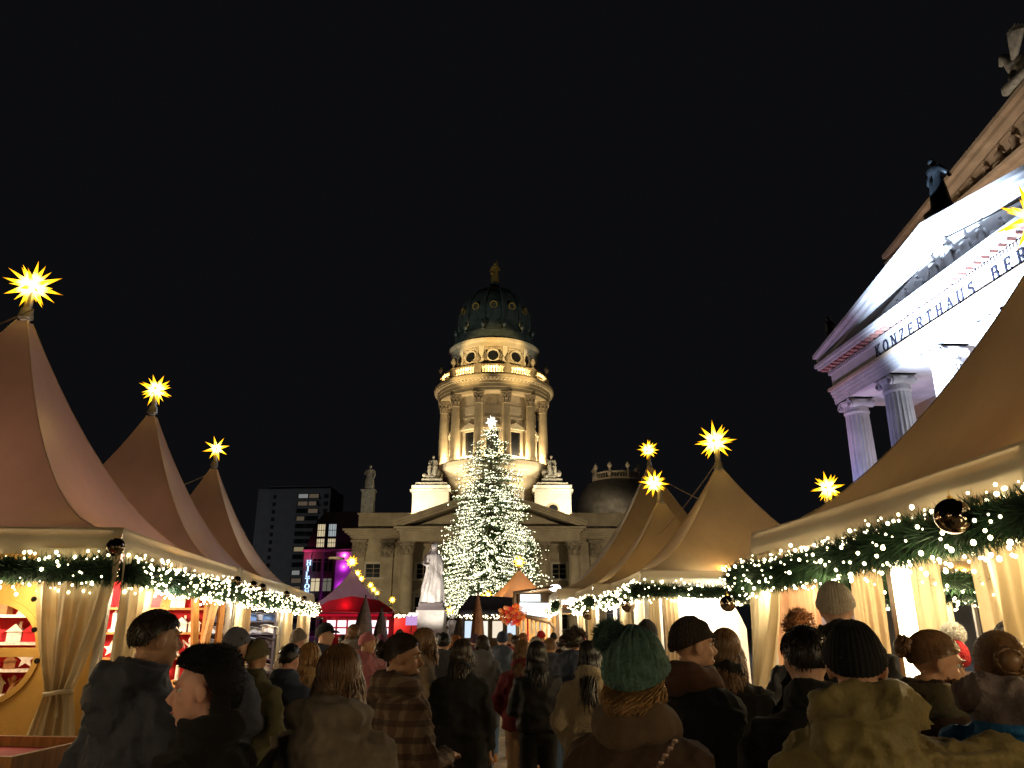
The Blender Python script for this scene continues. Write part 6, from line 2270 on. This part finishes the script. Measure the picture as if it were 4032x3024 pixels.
def flush_queue():
    for (o, vx, it, fa, sd) in QUEUE:
        r_ = o.modifiers.new('union', 'REMESH')
        r_.mode = 'VOXEL'
        r_.voxel_size = vx
        r_.use_smooth_shade = True
        if it:
            sm = o.modifiers.new('soften', 'SMOOTH')
            sm.factor = .5
            sm.iterations = it
    dg = bpy.context.evaluated_depsgraph_get()
    made = {}
    for (o, vx, it, fa, sd) in QUEUE:
        me = bpy.data.meshes.new_from_object(o.evaluated_get(dg))
        made[o.name] = me
    for (o, vx, it, fa, sd) in QUEUE:
        me = made[o.name]
        o.modifiers.clear()
        old = o.data
        o.data = me
        me.name = o.name.split('.')[0]
        if not me.materials:
            for m in old.materials:
                me.materials.append(m)
        if fa:
            n = len(me.vertices)
            co = np.empty(n * 3); me.vertices.foreach_get('co', co); co = co.reshape(-1, 3)
            no = np.empty(n * 3); me.vertices.foreach_get('normal', no); no = no.reshape(-1, 3)
            x, y, z = co[:, 0], co[:, 1], co[:, 2]
            d = np.zeros(n)
            rs = random.Random(sd)
            for i in range(n):
                q = Vector((x[i] * 5 + sd, y[i] * 5, z[i] * 8))
                w1 = noise.noise(q)
                w2 = noise.noise(Vector((x[i] * 13, y[i] * 13 + sd, z[i] * 17 + w1 * 2)))
                d[i] = (1 - min(1, abs(w1) * 3.0)) ** 1.6 * 1.5 + (1 - min(1, abs(w2) * 2.8)) ** 1.6 * .7 - .5
            co += no * (d * fa)[:, None]
            me.vertices.foreach_set('co', co.ravel())
            me.update()
    QUEUE.clear()


BLACK = cloth('black wool', (.012, .012, .013))
BLACK2 = cloth('black nylon', (.015, .015, .018), rough=.5, sheen=0)
DGREY = cloth('charcoal nylon', (.05, .055, .075), rough=.5)
GBEIGE = cloth('grey beige wool', (.16, .13, .10))
BROWN = cloth('dark brown wool', (.055, .032, .022))
BEIGE = cloth('beige fleece', (.30, .24, .16), bump=.8, bscale=120)
NAVYC = cloth('navy nylon', (.03, .04, .07), rough=.6)
DENIM = cloth('blue denim', (.10, .16, .26), bump=.4)
TANP = cloth('tan cotton', (.30, .19, .11))
DRED = cloth('dark red wool', (.13, .015, .02))
OLIVE = cloth('olive nylon', (.19, .15, .06), rough=.55, var=.3, scale=6, bump=.3, bscale=60)
MBLUE = banded('mauve jacket with blue panels', [(.8, (.03, .16, .36)), (1.3, (.19, .15, .15)), (1.39, (.025, .17, .42)), (1.5, (.19, .15, .15))])
PLAID = plaid('brown plaid wool', (.13, .08, .055), (.24, .18, .13), (.05, .03, .025))
GREENK = cloth('teal knit', (.09, .17, .14), var=.45, scale=25, bump=1, bscale=90)
HB = hair_m('brown hair', (.17, .09, .04))
HBL = hair_m('dark blond hair', (.26, .14, .05))
HD = hair_m('dark brown hair', (.03, .018, .01))
HK = hair_m('black hair', (.008, .006, .006))
HG = hair_m('ginger hair', (.3, .12, .04))

# ---- foreground, left to right
person(760, 2400, 3.25, 34, 'man with short dark hair in a charcoal hooded jacket beside the left curtain', DGREY, sk=1, hairm=HD, hair='short', hood=True, fine=True, yaw=12, arms=('pocket', 'front'), bulk=1.08, seed=1, X=-1.5)
person(850, 2520, 2.55, -72, 'woman in a fluffy black fur hat seen in profile facing left', BLACK, sk=2, hairm=HBL, hair='short', hat='furhat', hatm=BLACK, fine=True, pitch=4, yaw=-34, arms=('pocket', 'front'), seed=2)
person(1335, 2535, 2.85, 6, 'woman with long brown blond hair and a grey beige hooded coat seen from behind', GBEIGE, sk=0, hairm=HB, hair='long', hlen=.27, hood=True, fine=True, arms=('pocket', 'pocket'), bulk=1.08, seed=3)
person(1570, 2490, 3.9, 48, 'dark haired person in a brown plaid wrap turning the face right', PLAID, hem=.7, sk=1, hairm=HD, hair='bun', fine=True, yaw=42, pitch=6, scarf=PLAID, arms=('pocket', 'front'), bulk=1.1, seed=4)
person(1818, 2515, 6.2, 3, 'person in a long black coat standing in the middle of the street', BLACK, hem=.5, sk=0, hairm=HD, hair='long', hlen=.16, arms=('down', 'down'), bulk=1.12, trousers=DENIM, seed=5)
person(1978, 2480, 10.4, 5, 'walker in blue jeans and tan ankle boots with a blue grey jacket', cloth('blue grey nylon', (.06, .08, .12), rough=.6), hem=.9, sk=0, hairm=HK, hair='short', hat='beanie', hatm=NAVYC, trousers=DENIM, shoem=mat('tan suede', (.38, .18, .05), .8), stance=.16, arms=('down', 'pocket'), hood=True, seed=6)
person(2055, 2545, 7.4, 12, 'person in a dark red jacket and tan trousers', DRED, hem=.86, sk=0, hairm=HB, hair='long', hlen=.2, trousers=TANP, arms=('pocket', 'front'), seed=7)
person(2115, 2550, 6.7, -4, 'woman with long black hair in black jacket and black trousers', BLACK2, hem=.92, sk=0, hairm=HK, hair='long', hlen=.26, trousers=BLACK, arms=('front', 'pocket'), stance=.05, seed=8)
person(2262, 2480, 7.0, 22, 'curly haired man with red headphones in a dark navy jacket', NAVYC, hem=.86, sk=1, hairm=HD, hair='curly', hood=True, trousers=DENIM, arms=('down', 'front'), seed=9)
person(2320, 2522, 5.7, 10, 'woman with a long black ponytail in a beige fleece coat', BEIGE, hem=.66, sk=0, hairm=HK, hair='long', hlen=.36, trousers=BLACK, arms=('pocket', 'front'), bulk=1.05, seed=10)
person(2490, 2470, 2.5, 24, 'woman in a thick teal bobble hat and dark brown coat seen from behind', BROWN, sk=0, hairm=HBL, hair='long', hlen=.07, hat='pom', hatm=GREENK, hatscale=1.26, fine=True, arms=('pocket', 'front'), bulk=1.1, strap=True, collar=True, scarf=cloth('brown scarf', (.10, .065, .04)), seed=11)
person(2705, 2415, 3.55, 46, 'man in a dark brown beanie and black coat looking right', BLACK, hem=.6, sk=1, hairm=HD, hair='short', hat='beanie', hatm=cloth('dark brown knit', (.035, .025, .018), bump=.8, bscale=120), fine=True, yaw=36, scarf=cloth('rust scarf', (.09, .045, .03)), arms=('pocket', 'pocket'), bulk=1.12, seed=12)
person(2850, 2472, 4.3, 18, 'brown haired woman in a black coat beside the man in the brown beanie', BLACK, hem=.6, sk=0, hairm=HB, hair='long', hlen=.18, arms=('front', 'pocket'), fine=True, bulk=1.05, seed=13)
person(3165, 2462, 2.75, 8, 'person in a black coat standing close behind the olive jacket', BLACK, hem=.6, sk=0, hairm=HK, hair='short', bulk=1.12, arms=('pocket', 'pocket'), seed=14)
person(3345, 2425, 2.3, 22, 'man in a black beanie and olive hooded jacket reaching out his right arm', OLIVE, sk=0, hairm=HD, hair='short', hat='beanie', hatm=BLACK, hood=True, fine=True, arms=('pocket', 'reach'), bulk=1.12, fold=.022, lift=.03, seed=15)
person(3640, 2478, 2.95, 62, 'bearded man with long brown hair looking down to the right', BROWN, sk=1, hairm=HB, hair='bun', fine=True, yaw=38, pitch=16, scarf=cloth('olive fleece scarf', (.13, .11, .06)), beard=HD, arms=('pocket', 'front'), seed=16)
person(3925, 2478, 2.55, 20, 'woman with a low brown hair knot in a mauve jacket with blue panels', MBLUE, sk=2, hairm=HB, hair='bun', hood=True, fine=True, arms=('front', 'front'), bulk=1.14, fold=.02, lift=.06, seed=17)
person(3742, 2498, 4.4, 0, 'person in a bright red beanie with a white fluffy pompom', BROWN, sk=0, hairm=HD, hair='short', hat='pom', pomm=cloth('white fluff', (.85, .82, .75)), pomr=.062, pomc=(.03, -.01, .17), hatm=cloth('red knit', (.42, .02, .025), bump=.8, bscale=120), seed=18)
person(3285, 2352, 4.1, 25, 'tall person in a cream beanie behind the black beanie', BLACK, sk=0, hairm=HBL, hair='short', hat='beanie', hatm=cloth('cream knit', (.55, .48, .38), bump=.8, bscale=120), seed=19, H=1.83)
person(3150, 2418, 5.2, 5, 'person with frizzy ginger hair at the corner curtain of the near right tent', BLACK2, sk=0, hairm=HG, hair='curly', seed=20)
person(3990, 2440, 4.3, -10, 'dark haired person beneath the right frame curtain', BLACK, sk=0, hairm=HK, hair='short', seed=21)

# ---- the crowd further down the street
FAR = [
    (925, 2470, 5.2, 30, 'person in a grey flat cap behind the fur hat', DGREY, HK, 'short', 'cap', cloth('grey felt', (.12, .12, .15))),
    (1010, 2505, 5.3, 12, 'person in an olive knitted hat right of the fur hat', cloth('olive wool', (.09, .08, .04)), HD, 'short', 'beanie', cloth('olive knit', (.12, .1, .05))),
    (1135, 2565, 5.6, 15, 'dark haired person in a dark hooded jacket below the textile stall', NAVYC, HK, 'short', None, None),
    (1172, 2468, 8.3, 20, 'person in a grey beanie and mustard scarf near the textile stall', cloth('brown nylon', (.1, .07, .04)), HD, 'short', 'beanie', cloth('taupe knit', (.22, .18, .15))),
    (1218, 2535, 5.9, 10, 'woman with long fair hair in a camel coat left of the long haired woman', cloth('camel wool', (.3, .2, .1)), HBL, 'long', None, None),
    (1275, 2452, 8.6, 100, 'man in a dark cap facing right before the pinkish tent', DGREY, HK, 'short', 'cap', BLACK),
    (1392, 2458, 10.5, 0, 'brown haired person beneath the closed parasol', cloth('grey tweed', (.15, .13, .12)), HB, 'long', None, None),
    (1440, 2485, 8.8, 95, 'person with a pink hood facing right', cloth('pink nylon', (.4, .14, .15)), HD, 'short', 'beanie', cloth('pink knit', (.42, .14, .16))),
    (1500, 2492, 12.0, 0, 'person in a maroon woolly hat under the second parasol', BLACK, HK, 'short', 'beanie', cloth('maroon knit', (.12, .03, .06))),
    (1575, 2478, 12.5, -12, 'person in a dark felt cap left of the monument', BROWN, HD, 'short', 'cap', cloth('dark felt', (.04, .03, .035))),
    (1660, 2472, 6.4, 70, 'woman in profile with light brown hair before the monument', cloth('taupe wool', (.2, .15, .1)), HB, 'long', None, None),
    (1692, 2500, 11.0, 10, 'person in a lilac coat just right of the monument', cloth('lilac wool', (.25, .16, .24)), HD, 'short', 'beanie', cloth('lilac knit', (.3, .2, .3))),
    (1747, 2488, 8.2, 0, 'dark bobbed person with a round grey backpack', cloth('graphite nylon', (.06, .065, .075)), HK, 'bun', None, None),
    (1795, 2500, 11.5, 12, 'ginger haired person before the tree foot', BLACK, HG, 'long', None, None),
    (1870, 2495, 12.5, 0, 'person in a plum cap before the brown parasol', cloth('plum wool', (.1, .05, .09)), HK, 'short', 'cap', cloth('plum felt', (.07, .04, .07))),
    (1900, 2500, 9.5, 5, 'person in a grey marled coat behind the black coat', cloth('grey marl', (.14, .14, .15)), HD, 'long', None, None),
    (2005, 2492, 13.5, 25, 'person in a tan cap with a red collar before the dark stall', DRED, HB, 'short', 'cap', cloth('tan felt', (.3, .2, .14))),
    (2030, 2505, 11.8, -15, 'dark haired person in a red scarf in mid street', cloth('red wool', (.4, .03, .03)), HD, 'short', None, None),
    (2062, 2492, 14.0, -40, 'ruddy person in a brown hood before the lit hut', BROWN, HG, 'long', None, None),
    (2108, 2518, 9.2, 8, 'person in a pale grey beanie before the lit hut', cloth('stone nylon', (.2, .19, .17)), HD, 'short', 'beanie', cloth('pale grey knit', (.36, .34, .3))),
    (2128, 2480, 14.5, 30, 'person in a red hat at the hut counter', DRED, HD, 'short', 'beanie', MATS['red knit']),
    (2168, 2560, 8.8, -8, 'person in a ribbed grey coat left of the headphones man', DGREY, HB, 'short', None, None),
    (2218, 2505, 12.2, 35, 'person in a white coat at the street curtain', cloth('white nylon', (.5, .48, .45)), HD, 'long', None, None),
    (2545, 2440, 6.2, 8, 'person in a dark pillbox cap behind the teal bobble hat', DGREY, HD, 'short', 'cap', BLACK),
    (1350, 2500, 12.5, 0, 'person in a checked scarf under the red booth', cloth('check wool', (.14, .1, .08)), HK, 'short', None, None),
    (1470, 2515, 10.2, 18, 'person in a rose jacket left of the plaid wrap', cloth('rose nylon', (.35, .16, .17)), HB, 'short', None, None),
    (1610, 2515, 9.4, 30, 'person in a brown bobble cap right behind the plaid wrap', GBEIGE, HD, 'short', 'beanie', cloth('umber knit', (.1, .06, .04))),
    (2180, 2492, 16.0, 0, 'person in a black cap far down the street', BLACK, HK, 'short', 'cap', BLACK),
    (1975, 2500, 17.0, -20, 'person in a blue cap far down the street', NAVYC, HK, 'short', 'cap', cloth('blue felt', (.05, .08, .2))),
    (1725, 2500, 15.0, 10, 'person in a grey hood far down the street', DGREY, HB, 'short', 'beanie', DGREY),
]
rr = random.Random(2)
for i, (px, py, Y, hd, lab, cm, hrm, hs, ht, htm) in enumerate(FAR):
    person(px, py, Y, hd, lab, cm, hem=rr.choice((.6, .72, .82, .86)), sk=rr.randint(0, 2), hairm=hrm, hair=hs, hlen=.2, hat=ht, hatm=htm, hood=(i % 3 == 0), arms=(rr.choice(('pocket', 'front', 'down')), rr.choice(('pocket', 'front', 'phone'))), bulk=rr.uniform(1.0, 1.14), trousers=rr.choice((None, DENIM, BLACK)), stance=rr.uniform(-.1, .1), seed=100 + i)
# red headphones of the curly haired man
hp0 = [o for o in C.objects if 'red headphones' in o.get('label', '')][0]
RH = mat('red plastic', (.5, .01, .015), .35)
b = MB()
for q in (-1, 1):
    b.ball((q * .092, .03, 1.63), (.02, .035, .04), 10, 8)
b.tube([(.098 * math.cos(a), .03, 1.64 + .125 * math.sin(a)) for a in [math.pi * k / 12 for k in range(13)]], .01, 6)
b.build('headphones', RH, hp0, True)
flush_queue()
